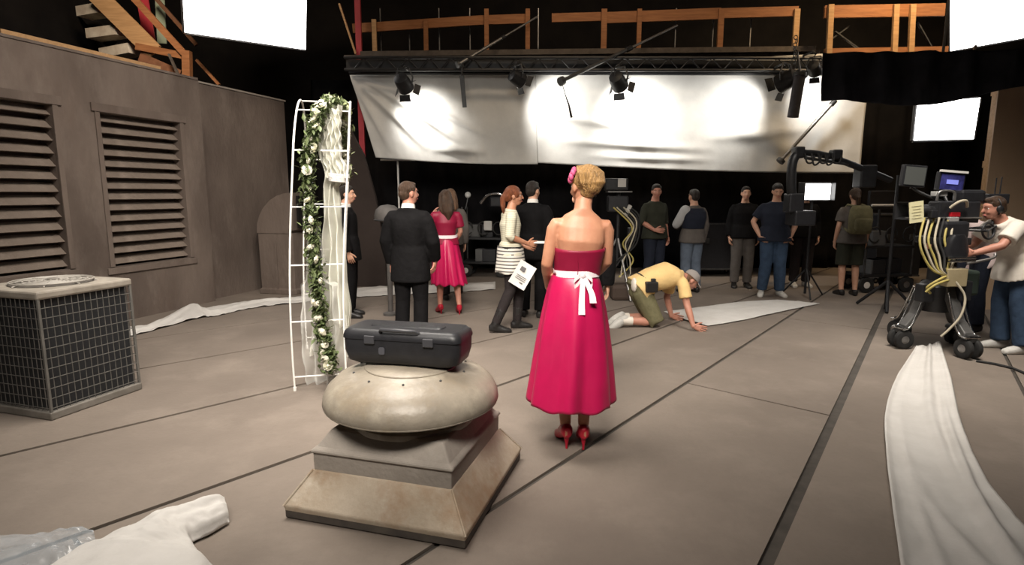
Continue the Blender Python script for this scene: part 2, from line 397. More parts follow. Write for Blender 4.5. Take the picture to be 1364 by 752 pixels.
# black truss the muslin hangs from
tr = thing('lighting_truss', 'long black lighting truss carrying the muslin and lamps', 'truss', (0, 0, 0))
za, zb = at(480, 88, 10.3).z, at(1080, 84, 10.3).z
for dy, dz in ((0, 0), (.28, 0), (0, .2), (.28, .2)):
    m = MB(); m.tube([(-2.85, 10.3+dy, za-.06+dz), (5.45, 10.3+dy, zb-.12+dz)], .028, 8); m.build('chord', M_blk, tr)
for i in range(22):
    x = -2.7+i*.37; z = za-.06+(zb-za-.06)*(x+2.85)/8.3; 
    for y in (10.3, 10.58): m = MB(); m.tube([(x, y, z), (x+.18, y, z+.2), (x+.37, y, z)], .012, 6); m.build('lacing', M_blk, tr)
m = MB(); m.bar((-2.85, 10.47, za+.04), (5.45, 10.47, zb-.02), .12, .17, (0, 0, 1)); m.build('core_beam', M_blk, tr)
# muslins
def muslin(label, TL, TR, BR, BL, y, seed, sagb=.05, wrinkles=(), seamx=None):
    m = MB()
    def fn(a, b):      # a across, b down
        t_ = TL+(TR-TL)*a; b_ = BL+(BR-BL)*a
        p = t_.lerp(b_, b); z = p.z-sagb*math.sin(math.pi*a)*b
        dy = -.10*b*b-.05*math.sin(math.pi*a)*b
        dy += .035*fbm(a*5+seed, b*1.2, seed)*(.3+b)+.015*math.sin(a*40+seed+3*b)*(b*.6)
        for (wu, wv, du, dv, ln, amp, wd) in wrinkles:   # diagonal drag folds
            x_, z_ = a-wu, b-wv; l = math.hypot(du, dv); al = (x_*du+z_*dv)/l; pe = (-x_*dv+z_*du)/l
            if -.02 < al < ln: dy -= amp*math.exp(-(pe/wd)**2)*math.sin(math.pi*max(0, min(1, al/ln)))
        return V((p.x, p.y+dy, z))
    m.grid(fn, 150, 60)
    return tag(m.build('muslin_sheet', M_silk, smooth=180, solid=.006), label, 'backdrop')
ys = 10.68
muslin('grey muslin sheet with slanted edge and drag folds beside the red post', at(466, 100, ys), at(713, 96, ys), at(716, 219, ys), at(502, 210, ys), ys, 1.3, .04,
       [(0, 0, .34, .9, .95, .10, .03), (.02, 0, .6, .9, 1.0, .11, .028), (.03, .02, .9, .9, 1.0, .07, .03), (.35, .86, 1, .03, .35, .09, .035), (.4, .78, .6, .25, .25, .06, .03), (.0, .0, .12, 1, .95, .06, .02)])
muslin('broad white-lit muslin sheet hanging in front of the catwalk', at(713, 92, ys), at(1162, 68, ys), at(1142, 231, ys), at(716, 217, ys), ys, 4.1, .05,
       [(.0, .45, 1, .6, .45, .08, .04), (.05, .75, 1, .12, .5, .07, .04), (.5, .72, 1, -.3, .35, .06, .05), (.15, .9, 1, .0, .4, .05, .03), (.62, .6, .3, .5, .3, .07, .05), (.8, .2, .1, .9, .8, .04, .03)])
# black cloth on the right
m = MB(); A, B, C_, D = at(1096, 70, 8.5), at(1385, 66, 7.6), at(1385, 112, 7.6), at(1096, 134, 8.5)
mid = at(1300, 138, 8.2)
def fn(a, b):
    p = A.lerp(B, a).lerp(D.lerp(C_, a), b); p.z -= .16*math.sin(math.pi*a)**2*b
    p.y += .05*fbm(a*9, b*.8, 3)+.03*math.sin(a*34+b); return p
m.grid(fn, 110, 24); tag(m.build('black_cloth', fabric('black_duvetyne', (.032, .032, .038), .7, 3, .95, .3, 10, .1), smooth=180, solid=.008), 'black cloth swagged below the orange catwalk bay', 'drape')
# big soft lights that are in view: frame, skirt and glowing cloth
def softlight(label, P4, depth, mat, sk=.02):
    """P4: four corners of the glowing face, counter-clockwise seen from the set"""
    c = sum(P4, V())/4; t = thing('soft_light', label, 'studio light', c, 0, None)
    Q = [p-c for p in P4]; nrm = (Q[1]-Q[0]).cross(Q[3]-Q[0]).normalized()
    m = MB(); m.grid(lambda a, b: Q[0].lerp(Q[1], a).lerp(Q[3].lerp(Q[2], a), b)-nrm*.02*math.sin(math.pi*a)*math.sin(math.pi*b), 10, 10); m.build('diffuser', mat, t, smooth=180)
    for i in range(4): post(t, 'frame_tube', Q[i]-nrm*.04, Q[(i+1) % 4]-nrm*.04, .05, .05, M_blk)
    m = MB(); m.loft([[q*1.0-nrm*.06 for q in Q], [q*.55-nrm*depth for q in Q]]); m.build('black_skirt', M_black, t, smooth=0)
    m = MB(); top = -nrm*depth; m.tube([top, top+V((0, 0, 7.2-c.z-top.z))], .02, 8); m.build('hanger', M_blk, t)
    return t
y1 = 9.9; 
softlight('large glowing soft light hung above the left plaster wall', [at(246, 43, y1), at(407, 66, y1+.9), at(409, -45, y1+.9), at(240, -70, y1)], .5, M_glow)
softlight('large glowing soft light above the black cloth swag', [at(1266, 68, 10.6), at(1400, 44, 10.0), at(1400, -60, 10.0), at(1266, -60, 10.6)], .5, M_glow)
softlight('small square glowing soft light hung under the black cloth', [at(1217, 187, 9.0), at(1297, 185, 8.8), at(1306, 130, 8.8), at(1222, 137, 9.0)], .35, M_glow)
post(bpy.data.objects['soft_light.002'], 'drop_arm', V((.1, -.05, .36)), V((.28, -.05, 1.05)), .03, .03, M_steel)
# fresnel lamps on the truss
def fresnel(label, p, aim, power, ang=95, yaw=0, sc=1.0, col_=(1, .97, .92)):
    t = thing('fresnel_lamp', label, 'studio light', p, 0)
    d = (V(aim)-V(p)).normalized(); q = d.to_track_quat('Z', 'Y').to_matrix()
    m = MB(); m.lathe([(.05, -.17), (.11, -.15), (.125, -.05), (.13, .05), (.135, .10), (.12, .10), (.115, .06)], 20, M=q*1.0); hs = m.build('housing', M_blk, t, smooth=40)
    m = MB(); m.lathe([(.115, .055), (.09, .075), (.04, .085), (0, .088)], 20, M=q); m.build('lens', pm('lamp_lens', (1, .97, .9), emit=9), t, smooth=180)
    for k in range(4):
        a = math.pi/2*k; u = V((math.cos(a), math.sin(a), 0)); v_ = V((-math.sin(a), math.cos(a), 0))
        m = MB(); c0 = u*.135+V((0, 0, .10)); c1 = u*(.135+.08)+V((0, 0, .17)); m.loft([[q @ (c0-v_*.09), q @ (c0+v_*.09), q @ (c0+v_*.09+V((0, 0, .005))), q @ (c0-v_*.09+V((0, 0, .005)))], [q @ (c1-v_*.10), q @ (c1+v_*.10), q @ (c1+v_*.10+V((0, 0, .005))), q @ (c1-v_*.10+V((0, 0, .005)))]]); m.build('barn_door', M_blk, t)
    m = MB(); s_ = q @ V((1, 0, 0)); s_.z = 0; s_.normalize()
    m.tube([s_*.14, s_*.16+V((0, 0, .1)), s_*.1+V((0, 0, .24)), -s_*.1+V((0, 0, .24)), -s_*.16+V((0, 0, .1)), -s_*.14], .014, 8); m.build('yoke', M_dsteel, t)
    m = MB(); m.tube([(0, 0, .24), (0, .1, .30), (0, .415, .30)], .018, 8); m.build('clamp', M_dsteel, t)
    m = MB(); m.tube([q @ V((0, 0, -.16)), q @ V((0, 0, -.22))+V((0, 0, .1)), V((.05, .1, .3))], .009, 6); m.build('cable', M_rub, t)
    l = bpy.data.lights.new('fresnel_beam', 'SPOT'); l.energy = power; l.spot_size = R(ang); l.spot_blend = 1.0; l.shadow_soft_size = .09; l.color = col_
    lo = bpy.data.objects.new('fresnel_beam', l); col.objects.link(lo); lo.parent = t; lo.location = d*.12; lo.rotation_euler = d.to_track_quat('-Z', 'Y').to_euler()
    for ch in t.children: 
        if ch.type == 'MESH' and ch.name[:5] != 'clamp': ch.scale = (sc,)*3
    return t
fy = 9.9
def fr(u, v, au, av, **k): return at(u, v, fy), at(au, av, 10.5)
p, a = fr(538, 112, 560, 150); fresnel('black fresnel lamp lighting the slanted muslin sheet', p, a, 170, 95)
p, a = fr(690, 105, 760, 150); fresnel('black fresnel lamp clamped beside the seam between the muslins', p, a, 230, 110, sc=.9)
p, a = fr(824, 110, 845, 150); fresnel('round grey-backed fresnel lamp in the middle of the broad muslin', p, a, 260, 125)
p, a = fr(1046, 108, 985, 140); fresnel('large fresnel lamp with spiral vents near the hanging tube', p, a, 150, 105, sc=1.15)
p, a = fr(1085, 92, 1098, 130); fresnel('fresnel lamp tucked behind the black cloth corner', p, a, 120, 110, sc=.8)
# hanging bits
t = thing('hanging_tube', 'grey tube hanging at a slant beside the large fresnel lamp', 'tube', at(1066, 98, 9.6))
o = t.location; d = at(1056, 156, 9.6)-o; m = MB(); m.tube([V((0, 0, 0)), d], .085, 16); m.build('tube_body', fabric('grey_tube', (.075, .07, .075), .8), t, smooth=40)
m = MB(); m.tube([V((0, 0, .0)), V((-.03, .1, .35))], .02, 8); m.tube([-d*.02, d*.05], .1, 16); m.build('clamp', M_dsteel, t, smooth=40)
m = MB(); 
for k in range(9): m.torus((-.08+.015*math.sin(k*2), .06, .12+k*.055), .03, .008, (math.sin(k*1.57), math.cos(k*1.57), 0), 12, 6)
m.build('chain', M_dsteel, t)
t = thing('hanging_flag', 'narrow black flag bar hanging in front of the slanted muslin', 'flag', at(615, 92, 9.9)); d = at(619, 143, 9.9)-t.location
m = MB(); m.bar(V((0, 0, -.1)), d, .07, .03, (0, 1, 0)); m.build('flag_bar', M_blk, t, bevel=.004)
m = MB(); m.tube([(0, 0, -.1), (0, .2, .12), (0, .4, .12)], .015, 8); m.build('clamp', M_dsteel, t)
def pole(label, a, b, ya, yb, r, mat, extra=None):
    A, B = at(*a, ya), at(*b, yb); t = thing('boom_pole', label, 'pole', A); d = B-A
    m = MB(); m.tube([V(), d*.55], r, 8); m.build('outer_tube', mat, t, smooth=60)
    m = MB(); m.tube([d*.5, d], r*.7, 8); m.build('inner_tube', M_steel, t, smooth=60)
    m = MB(); m.tube([d*.53, d*.57], r*1.5, 10); m.build('collar', M_blk, t, smooth=60)
    m = MB(); m.tube([-d*.012, d*.012], r*2.4, 10); m.build('end_fitting', M_dsteel, t, smooth=60)
    return t
pole('pale slanted boom pole crossing the catwalk over the slanted muslin', (610, 86), (716, 22), 10.2, 11.12, .025, M_steel)
t = pole('dark boom pole with dangling cord crossing the broad muslin top', (748, 108), (902, 34), 9.6, 11.12, .03, M_dsteel)
m = MB(); m.tube([(0, 0, 0), (.06, 0, -.2), (.12, .02, -.35), (.17, .02, -.56)], [.006, .006, .012, .02], 8); m.build('cord', M_rub, t)
pole('grey slanted pole resting against the lit corner of the muslin', (1040, 214), (1168, 72), 10.3, 10.36, .03, M_steel)
# timber stair and platform behind the left wall
ws = thing('timber_stair', 'timber stair and platform rising behind the left plaster wall', 'stairs', (0, 0, 0))
Yl = 10.3
post(ws, 'stringer', at(128, -8, Yl), at(206, 70, Yl), .05, .30, M_wood2, (0, 0, 1))
post(ws, 'stringer', at(95, -5, Yl+.8), at(150, 60, Yl+.8), .05, .22, M_dark, (0, 0, 1))
for a, b in (((112, 18), (140, 13)), ((124, 47), (163, 42)), ((142, 73), (180, 66))):
    p, q = at(*a, Yl+.35), at(*b, Yl+.2); post(ws, 'tread', p, q, .28, .16, pm('worn_white_board', (.72, .66, .55), (.5, .42, .33), 4, .8), (0, 0, 1))
post(ws, 'handrail', at(176, -5, Yl-.1), at(247, 73, Yl-.1), .06, .10, M_wood, (0, 0, 1))
post(ws, 'handrail', at(205, -5, Yl+.2), at(262, 60, Yl+.2), .05, .06, fabric('brown_timber', (.16, .075, .04), .7), (0, 0, 1))
post(ws, 'newel_post', at(250, 112, Yl-.1), at(249, 68, Yl-.1), .13, .10, M_wood, (0, 1, 0))
post(ws, 'landing_beam', at(182, 62, Yl-.05), at(252, 76, Yl-.05), .08, .11, M_wood, (0, 0, 1))
post(ws, 'landing_beam', at(186, 80, Yl), at(240, 104, Yl), .08, .26, fabric('rust_timber', (.24, .11, .06), .7), (0, 0, 1))
post(ws, 'panel', at(190, 0, Yl+.35), at(200, 58, Yl+.35), .2, .02, M_red, (0, 1, 0))
post(ws, 'panel', at(213, 0, Yl+.45), at(216, 58, Yl+.45), .16, .02, pm('pale_green_paint', (.25, .3, .22), None), (0, 1, 0))
post(ws, 'strut', at(225, 72, Yl-.2), at(240, 105, Yl-.2), .05, .03, fabric('grey_board', (.12, .10, .085), .7))
post(ws, 'strut', at(262, 80, Yl+.3), at(292, 113, Yl+.3), .06, .04, M_wood)
# pale batten lying along the wall top and cables
m = MB(); m.bar(wp(-1.25, -.03, 3.255), wp(.62, -.03, 3.25), .06, .045, (0, 0, 1)); tag(m.build('timber_batten', M_wood2, bevel=.004), 'pale timber batten lying on top of the plaster wall', 'batten')
m = MB(); m.tube([wp(-3.7+.2*i, -.1+.03*math.sin(i*2.1), 3.25+.02*abs(math.sin(i*1.3))) for i in range(12)], .02, 8); tag(m.build('cable', M_rub, smooth=180), 'dark cable lying along the top of the plaster wall', 'cable')
# ================================================================== AIR CONDITIONER
ac = thing('air_conditioner', 'square grey outdoor air conditioner with wire grille standing by the plaster wall', 'air conditioner', (-3.515, 4.385, 0), R(72.6))
M_acm = pm('ac_paint', (.23, .21, .185), (.16, .145, .125), 7, .6, bump=.1, bscale=40)
M_acw = pm('ac_wire', (.17, .16, .145), (.11, .105, .095), 7, .5)
M_acd = pm('ac_coil', (.018, .019, .021), (.03, .031, .034), 40, .7, stretch=(1, 1, 20))
hw = .35; H_ = .93
m = MB(); m.box((0, 0, .03), (.72, .72, .06)); m.build('base_pan', M_acm, ac, bevel=.01)
m = MB(); m.box((0, 0, .47), (.64, .64, .84)); m.build('coil', M_acd, ac)
m = MB(); m.box((0, 0, H_-.03), (.72, .72, .06)); lid = m.build('lid', pm('ac_lid', (.36, .32, .27), (.26, .23, .19), 8, .6), ac, bevel=.015)
for sx in (-1, 1):
    for sy in (-1, 1): m = MB(); m.box((sx*(hw-.004), sy*(hw-.004), .47), (.018, .018, .84)); m.build('corner_post', M_acw, ac, bevel=.003)
hz = vz = None
NV = 15
for f in range(4):
    a = f*math.pi/2; rot = Matrix.Rotation(a, 3, 'Z')
    for i in range(11):
        if hz is None: m = MB(); m.bar((-hw+.01, 0, 0), (hw-.01, 0, 0), .0045, .0045); hz = m.build('grille_wire', M_acw, ac); o = hz
        else: o = inst(hz, ac)
        o.location = rot @ V((0, -hw, .08+.072*i)); o.location.z = .085+.0725*i; o.rotation_euler = (0, 0, a)
    for i in range(1, NV):
        if vz is None: m = MB(); m.bar((0, 0, .06), (0, 0, H_-.06), .004, .004); vz = m.build('grille_wire', M_acw, ac); o = vz
        else: o = inst(vz, ac)
        o.location = rot @ V((-hw+2*hw*i/NV, -hw+.006, 0)); o.rotation_euler = (0, 0, a)
m = MB(); m.lathe([(.0, .002), (.27, .002), (.27, .004), (.0, .004)], 32, (0, 0, H_)); m.build('fan_opening', pm('fan_deck', (.17, .15, .13), (.09, .08, .07), 14, .6), lid)
for r in (.06, .10, .14, .18, .22, .26): m = MB(); m.torus((0, 0, H_+.02), r, .005, n=32, m=6); m.build('guard_ring', pm('guard_wire', (.40, .37, .33), None, rough=.5), lid)
for k in range(8):
    a = k*math.pi/4; m = MB(); m.tube([(.04*math.cos(a), .04*math.sin(a), H_+.024), (.2*math.cos(a), .2*math.sin(a), H_+.022), (.285*math.cos(a), .285*math.sin(a), H_+.003)], .005, 6); m.build('guard_spoke', pm('guard_wire', (.40, .37, .33), None), lid)
m = MB(); m.lathe([(0, .012), (.045, .012), (.045, .03), (.03, .036), (0, .037)], 20, (0, 0, H_)); m.build('hub_cap', M_acm, lid, smooth=40)
# ================================================================== ROOF VENTILATOR
M_galv = stained('galvanised_stained', (.34, .295, .235), (.23, .20, .16), (.46, .41, .32), 3.5, 9, .38, .12, 30, warm=(.26, .20, .13))
M_curb = stained('painted_curb', (.33, .29, .25), (.25, .22, .19), (.40, .36, .31), 2, 6, .8, .2, 40)
M_rust = stained('rusty_cream_flashing', (.47, .395, .31), (.34, .265, .185), (.62, .56, .48), 4, 8, .7, .2, 30, warm=(.25, .125, .05))
rv = thing('roof_ventilator', 'mushroom shaped roof ventilator on a square flared curb with rusty flashing', 'roof vent', (-.54, 3.01, 0), R(-16))
def sq(h, z): return [V((-h, -h, z)), V((h, -h, z)), V((h, h, z)), V((-h, h, z))]
m = MB(); m.loft([sq(.47, 0), sq(.478, .01), sq(.478, .05), sq(.47, .055)]); m.build('skirt', pm('dark_plinth', (.06, .05, .045), (.10, .085, .07), 8, .8), rv, bevel=.006)
m = MB(); m.loft([sq(.478, .04), sq(.482, .07), sq(.376, .225), sq(.365, .228)]); fls = m.build('flashing', M_rust, rv, bevel=.007)
for a in range(4):
    rt = Matrix.Rotation(a*math.pi/2, 3, 'Z'); m = MB(); m.tube([rt @ V((.482, -.482, .068)), rt @ V((.376, -.376, .225))], .006, 6); m.build('hip_seam', M_rust, fls)
m = MB(); m.loft([sq(.372, .215), sq(.374, .315), sq(.368, .32)]); m.build('curb', M_curb, rv, bevel=.006)
m = MB(); m.loft([sq(.382, .312), sq(.384, .33), sq(.36, .345), sq(.31, .415), sq(.30, .42)]); m.build('curb_cap', M_curb, rv, bevel=.012)
m = MB(); m.lathe([(.335, .405), (.34, .42), (.335, .435), (.30, .44), (.285, .455), (.285, .57), (.27, .57)], 48); m.build('throat', M_galv, rv, smooth=40)
m = MB(); m.lathe([(.0, .60), (.30, .60), (.41, .55), (.445, .512), (.458, .508), (.466, .52), (.462, .555), (.44, .60), (.39, .645), (.31, .678), (.245, .695), (.238, .702), (.12, .712), (0, .715)], 64); dome = m.build('dome_cap', M_galv, rv, smooth=50)
m = MB(); m.torus((0, 0, .698), .24, .006, n=48); m.build('seam_bead', M_galv, dome)
m = MB(); m.torus((0, 0, .512), .456, .008, n=64); m.build('rolled_rim', M_galv, dome)
for k in range(10):
    a = 2*math.pi*k/10; m = MB(); m.ball((.30*math.cos(a), .30*math.sin(a), .681), .007, nu=8, nv=6); m.build('rivet', M_dsteel, dome)
# black carrying case lying on the dome
cs = thing('carrying_case', 'black plastic carrying case with moulded lid lying on the domed ventilator', 'case', (-.553, 3.02, .758), R(-13)); cs.scale = (.95, .95, .95)
def rr(hx, hy, z, rad=.05, n=6):
    out = []
    for cx, cy, a0 in ((hx-rad, hy-rad, 0), (-hx+rad, hy-rad, 90), (-hx+rad, -hy+rad, 180), (hx-rad, -hy+rad, 270)):
        for k in range(n+1): a = R(a0+90*k/n); out.append(V((cx+rad*math.cos(a), cy+rad*math.sin(a), z)))
    return out
m = MB(); m.loft([rr(.29, .10, -.045), rr(.325, .125, -.025), rr(.34, .135, .03), rr(.342, .137, .10)]); m.build('shell', M_blkp, cs, smooth=45)
m = MB(); m.loft([rr(.346, .141, .10), rr(.346, .141, .112), rr(.34, .135, .135), rr(.32, .118, .152), rr(.315, .112, .153)]); ld = m.build('lid', M_blkp, cs, smooth=45)
m = MB(); m.loft([rr(.22, .045, .152, .03), rr(.215, .04, .160, .03)]); m.build('lid_ridge', M_blkp, ld, smooth=45)
for x in (-.17, .17): m = MB(); m.box((x, -.142, .10), (.06, .014, .045)); m.build('latch', pm('grey_plastic', (.05, .05, .055), None, rough=.35), cs, bevel=.004)
m = MB(); m.tube([(-.11, -.125, .145), (-.10, -.145, .16), (.10, -.145, .16), (.11, -.125, .145)], .011, 8); m.build('handle', pm('grey_plastic', (.05, .05, .055), None), cs, smooth=60)
m = MB(); m.loft([rr(.018, .02, 0, .01), rr(.018, .02, .004, .01)]); em = m.build('emblem_plate', pm('emblem_grey', (.07, .07, .08), None, rough=.3), cs); em.rotation_euler = (R(90), 0, 0); em.location = (-.1, -.137, .04)
# ================================================================== DUCT HOOD BY THE WALL
dh = thing('duct_hood', 'weathered grey gooseneck duct hood standing against the plaster wall', 'duct', (-3.72, 9.45, 0), R(-12))
def rrx(hx, hy, z): return [V((-hx, -hy, z)), V((hx, -hy, z)), V((hx, hy, z)), V((-hx, hy, z))]
m = MB(); m.loft([rrx(.33, .25, 0), rrx(.33, .25, .08), rrx(.30, .23, .09), rrx(.31, .23, .98)]); m.build('stack', M_wall, dh, bevel=.02)
rings = []
for k in range(8):
    a = R(95*k/7); c = V((.32, 0, .98)); 
    rings.append([c+V((-math.cos(a)*ro, y, math.sin(a)*ro)) for ro, y in ((.64, -.24), (.64, .24), (.05, .24), (.05, -.24))])
m = MB(); m.loft(rings); eb = m.build('elbow', M_wall, dh, smooth=35)
m = MB(); m.box((.40, 0, 1.32), (.03, .40, .50)); m.build('mouth', M_dark, eb)
m = MB(); m.box((0, -.235, .42), (.03, .02, .84)); m.build('standing_seam', M_wall, dh)
# ================================================================== WEDDING ARCH
A0 = gp(393, 520); SB = V((.40, .10, 0)); DD = V((-.36, 1.32, 0))
ar = thing('wedding_arch', 'white wire wedding arch with flower garlands and tulle', 'arch', A0)
def hoop(o, t):
    p = hoop_(o, t); p.x += .12*(p.z/2.3)**1.5-.02*math.sin(math.pi*min(1, p.z/1.8)); return p
def hoop_(o, t):     # t 0..1 along the hoop
    L1, rise = 1.78, .62; tot = 2*L1+2.2; s_ = t*tot
    if s_ < L1: return o+V((0, 0, s_))
    if s_ > tot-L1: return o+DD+V((0, 0, tot-s_))
    a = math.pi*(s_-L1)/(tot-2*L1); return o+DD*(.5-.5*math.cos(a))+V((0, 0, L1+rise*math.sin(a)))
for o in (V(), SB): m = MB(); m.tube([hoop(o, i/60) for i in range(61)], .0085, 8); m.build('hoop', M_wpaint, ar, smooth=60)
for i in range(13):
    t_ = .02+i*.08
    m = MB(); m.tube([hoop(V(), t_), hoop(SB, t_)], .0065, 6); m.build('rung', M_wpaint, ar, smooth=60)
for o in (V((0, 0, 0)), SB, DD, DD+SB): m = MB(); m.tube([o+V((0, 0, 0)), o+V((0, 0, .03))], .014, 8); m.build('foot_cap', M_wpaint, ar)
M_leaf = pm('garland_leaf', (.075, .105, .04), (.14, .17, .07), 30, .55); M_rose = pm('cream_rose', (.80, .77, .66), (.68, .66, .5), 20, .6)
def garland(path, nleaf, rad, nrose, seed, lm):
    rnd = random.Random(seed); m = MB(); n = len(path)-1
    def pt(t): k = min(int(t*n), n-1); return path[k].lerp(path[k+1], t*n-k)
    for _ in range(nleaf):
        c = pt(rnd.random())+V((rnd.gauss(0, rad), rnd.gauss(0, rad), rnd.gauss(0, .02)))
        d = V((rnd.gauss(0, 1), rnd.gauss(0, 1), rnd.gauss(0, 1))).normalized(); a, b = frame_of(d)
        l, w_ = rnd.uniform(.022, .042), rnd.uniform(.010, .018); k = len(m.v)
        m.v += [tuple(c-d*l), tuple(c+a*w_+b*.004), tuple(c+d*l), tuple(c-a*w_+b*.004)]; m.f += [(k, k+1, k+2), (k, k+2, k+3)]
    g = m.build('garland_foliage', lm, ar, fix=False); g['kind'] = 'stuff'
    m = MB(); m.tube([pt(i/24) for i in range(25)], .006, 6); m.build('garland_stem', lm, ar)
    ro = None
    for i in range(nrose):
        p = pt((i+rnd.uniform(.2, .8))/nrose)+V((rnd.gauss(0, rad*.8), -abs(rnd.gauss(0, rad))-.02, rnd.gauss(0, .01)))
        if ro is None:
            m = MB(); m.ball((0, 0, 0), (.013, .013, .017), nu=8, nv=6)
            for ly, (r0, r1, nn) in enumerate(((.012, .021, 4), (.015, .029, 5), (.016, .034, 6))):
                for q in range(nn):
                    a = 2*math.pi*(q+.5*ly)/nn; e = V((math.cos(a), math.sin(a), 0)); f = V((-math.sin(a), math.cos(a), 0)); k = len(m.v)
                    m.v += [tuple(e*r0-f*.01+V((0, 0, -.012))), tuple(e*r0+f*.01+V((0, 0, -.012))), tuple(e*r1+f*.016+V((0, 0, .016-.007*ly))), tuple(e*r1-f*.016+V((0, 0, .016-.007*ly)))]; m.f.append((k, k+1, k+2, k+3))
            ro = m.build('rose', M_rose, ar, smooth=180, fix=False); o = ro
        else: o = inst(ro, ar)
        o.location = p; o.rotation_euler = (R(rnd.uniform(30, 120)), rnd.uniform(-.5, .5), rnd.uniform(0, 6)); o.scale = (rnd.uniform(.75, 1.25),)*3
g1 = [at(u, v, y)-A0 for u, v, y in ((440, 492, 4.62), (437, 470, 4.62), (429, 440, 4.62), (424, 400, 4.6), (419, 350, 4.6), (415, 300, 4.6), (410, 250, 4.6), (411, 210, 4.6), (417, 175, 4.62), (424, 150, 4.7), (434, 138, 4.8), (446, 136, 5.0))]
garland(g1, 3000, .028, 26, 3, M_leaf)
g2 = [at(u, v, y)-A0 for u, v, y in ((446, 137, 5.05), (455, 142, 5.2), (459, 160, 5.35), (457, 185, 5.4), (458, 215, 5.4), (457, 240, 5.4))]
garland(g2, 900, .026, 14, 5, pm('garland_leaf_pale', (.13, .16, .06), (.30, .32, .16), 30, .6))  # yellowish light on the far garland put into a paler leaf colour
# tulle
M_tulle = pm('white_tulle', (.86, .85, .76), (.78, .77, .68), 5, .9, alpha=.72)
M_tulle2 = pm('sheer_tulle', (.84, .83, .78), None, rough=.9, alpha=.36)
def tulle(cl, y0, folds, mat, name='tulle_drape', dep=.08):
    def lp(v):
        for (v0, c0, h0), (v1, c1, h1) in zip(cl, cl[1:]):
            if v <= v1: k = (v-v0)/(v1-v0); k = k*k*(3-2*k); return c0+(c1-c0)*k, h0+(h1-h0)*k
        return cl[-1][1:]
    m = MB()
    def fn(a, b):
        v = cl[0][0]+(cl[-1][0]-cl[0][0])*b; c, h = lp(v); ang = (a-.5)*2
        p = at(c+h*ang, v, y0)-A0; p.y += dep*(h/20)*math.sin(a*folds+b*2)+.03*fbm(a*5, b*6, 2)
        p.x += .006*math.sin(b*30+a*9); return p
    m.grid(fn, 60, 70); return m.build(name, mat, ar, smooth=180)
tulle([(140, 446, 9), (165, 438, 15), (205, 438, 15), (235, 447, 15), (250, 441, 11), (330, 444, 16), (420, 447, 22), (470, 440, 28)], 4.86, 22, M_tulle)
tulle([(145, 444, 10), (200, 442, 13), (237, 450, 14)], 4.8, 30, M_tulle, 'tulle_gather')
tulle([(300, 418, 8), (372, 420, 14), (380, 425, 26), (440, 428, 30), (500, 432, 28), (522, 434, 20)], 4.78, 26, M_tulle2, dep=.05)
m = MB(); c0 = at(450, 237, 4.8)-A0
for k in range(5): m.torus(c0+V((0, 0, .012*(k-2))), .065, .012, (.1, 0, 1), 24, 6)
m.build('tulle_tie', M_white, ar, smooth=180)
# ================================================================== WHITE FABRICS ON THE FLOOR
def cr(P, t):
    n = len(P)-1; k = min(int(t*n), n-1); f = t*n-k
    p0, p1, p2, p3 = P[max(k-1, 0)], P[k], P[k+1], P[min(k+2, n)]
    return .5*((2*p1)+(p2-p0)*f+(2*p0-5*p1+4*p2-p3)*f*f+(3*p1-p0-3*p2+p3)*f**3)
def ribbon(name, Ls, Rs, label, hfun, nu=120, nv=36, mat=M_white, cat='fabric', solid=.006):
    Ls = [V((*p[:2], 0)) for p in Ls]; Rs = [V((*p[:2], 0)) for p in Rs]; m = MB()
    def fn(a, b):
        p = cr(Ls, a).lerp(cr(Rs, a), b); p.z = .012+max(0, hfun(a, b)); return p
    m.grid(fn, nu, nv); return tag(m.build(name, mat, smooth=180, solid=solid), label, cat)
def ridge(x, c, w_): return math.exp(-((x-c)/w_)**2)
ribbon('fabric_runner', [gp(1220, 466), gp(1194, 506), gp(1179, 552), gp(1180, 610), gp(1189, 690), gp(1200, 770), gp(1215, 900)],
       [gp(1252, 460), gp(1266, 505), gp(1278, 560), gp(1306, 628), gp(1352, 690), gp(1430, 770), gp(1560, 900)],
       'long white satin runner trailing across the floor towards the camera dolly',
       lambda a, b: .03*ridge(b, .55+.25*a, .07)*(1-.3*a)+.045*ridge(b, .83-.35*max(0, a-.45), .05)*ridge(a, .55, .3)+.03*ridge(b, .95, .06)*ridge(a, .25, .2)+.03*ridge(a, .0, .05)*(.5+.5*math.sin(b*9))
       + .02*ridge(b-.4, .12*math.sin(a*9), .05)*ridge(a, .75, .18)+.012*abs(fbm(a*9, b*3, 1))+.02*ridge(b, .0, .05)+.015*ridge(b, .18+.1*a, .04)*a)
ribbon('fabric_runner', [(-4.95, 6.9), gp(196, 434), gp(250, 409), gp(275, 411), gp(330, 402), gp(390, 397), gp(480, 384), gp(560, 381), gp(660, 376)],
       [(-4.35, 6.35), gp(200, 442), gp(262, 425), gp(290, 421), gp(335, 411), gp(395, 404), gp(480, 396), gp(560, 392), gp(660, 386)],
       'long white fabric runner lying below the plaster wall behind the arch',
       lambda a, b: .03*abs(fbm(a*16, b*2, 5))+.06*ridge(a, .27, .05)*ridge(b, .45, .35)+.03*ridge(b, .5+.2*math.sin(a*20), .1))
ribbon('fabric_runner', [gp(884, 416), gp(940, 409), gp(985, 403), gp(1036, 400)], [gp(936, 436), gp(985, 428), gp(1040, 416), gp(1092, 405)],
       'flat white runner sheet in front of the kneeling man', lambda a, b: .010*abs(fbm(a*5, b*3, 8))+.03*ridge(a, 0, .04)*ridge(b, .95, .3)+.006*ridge(b, .5, .05))
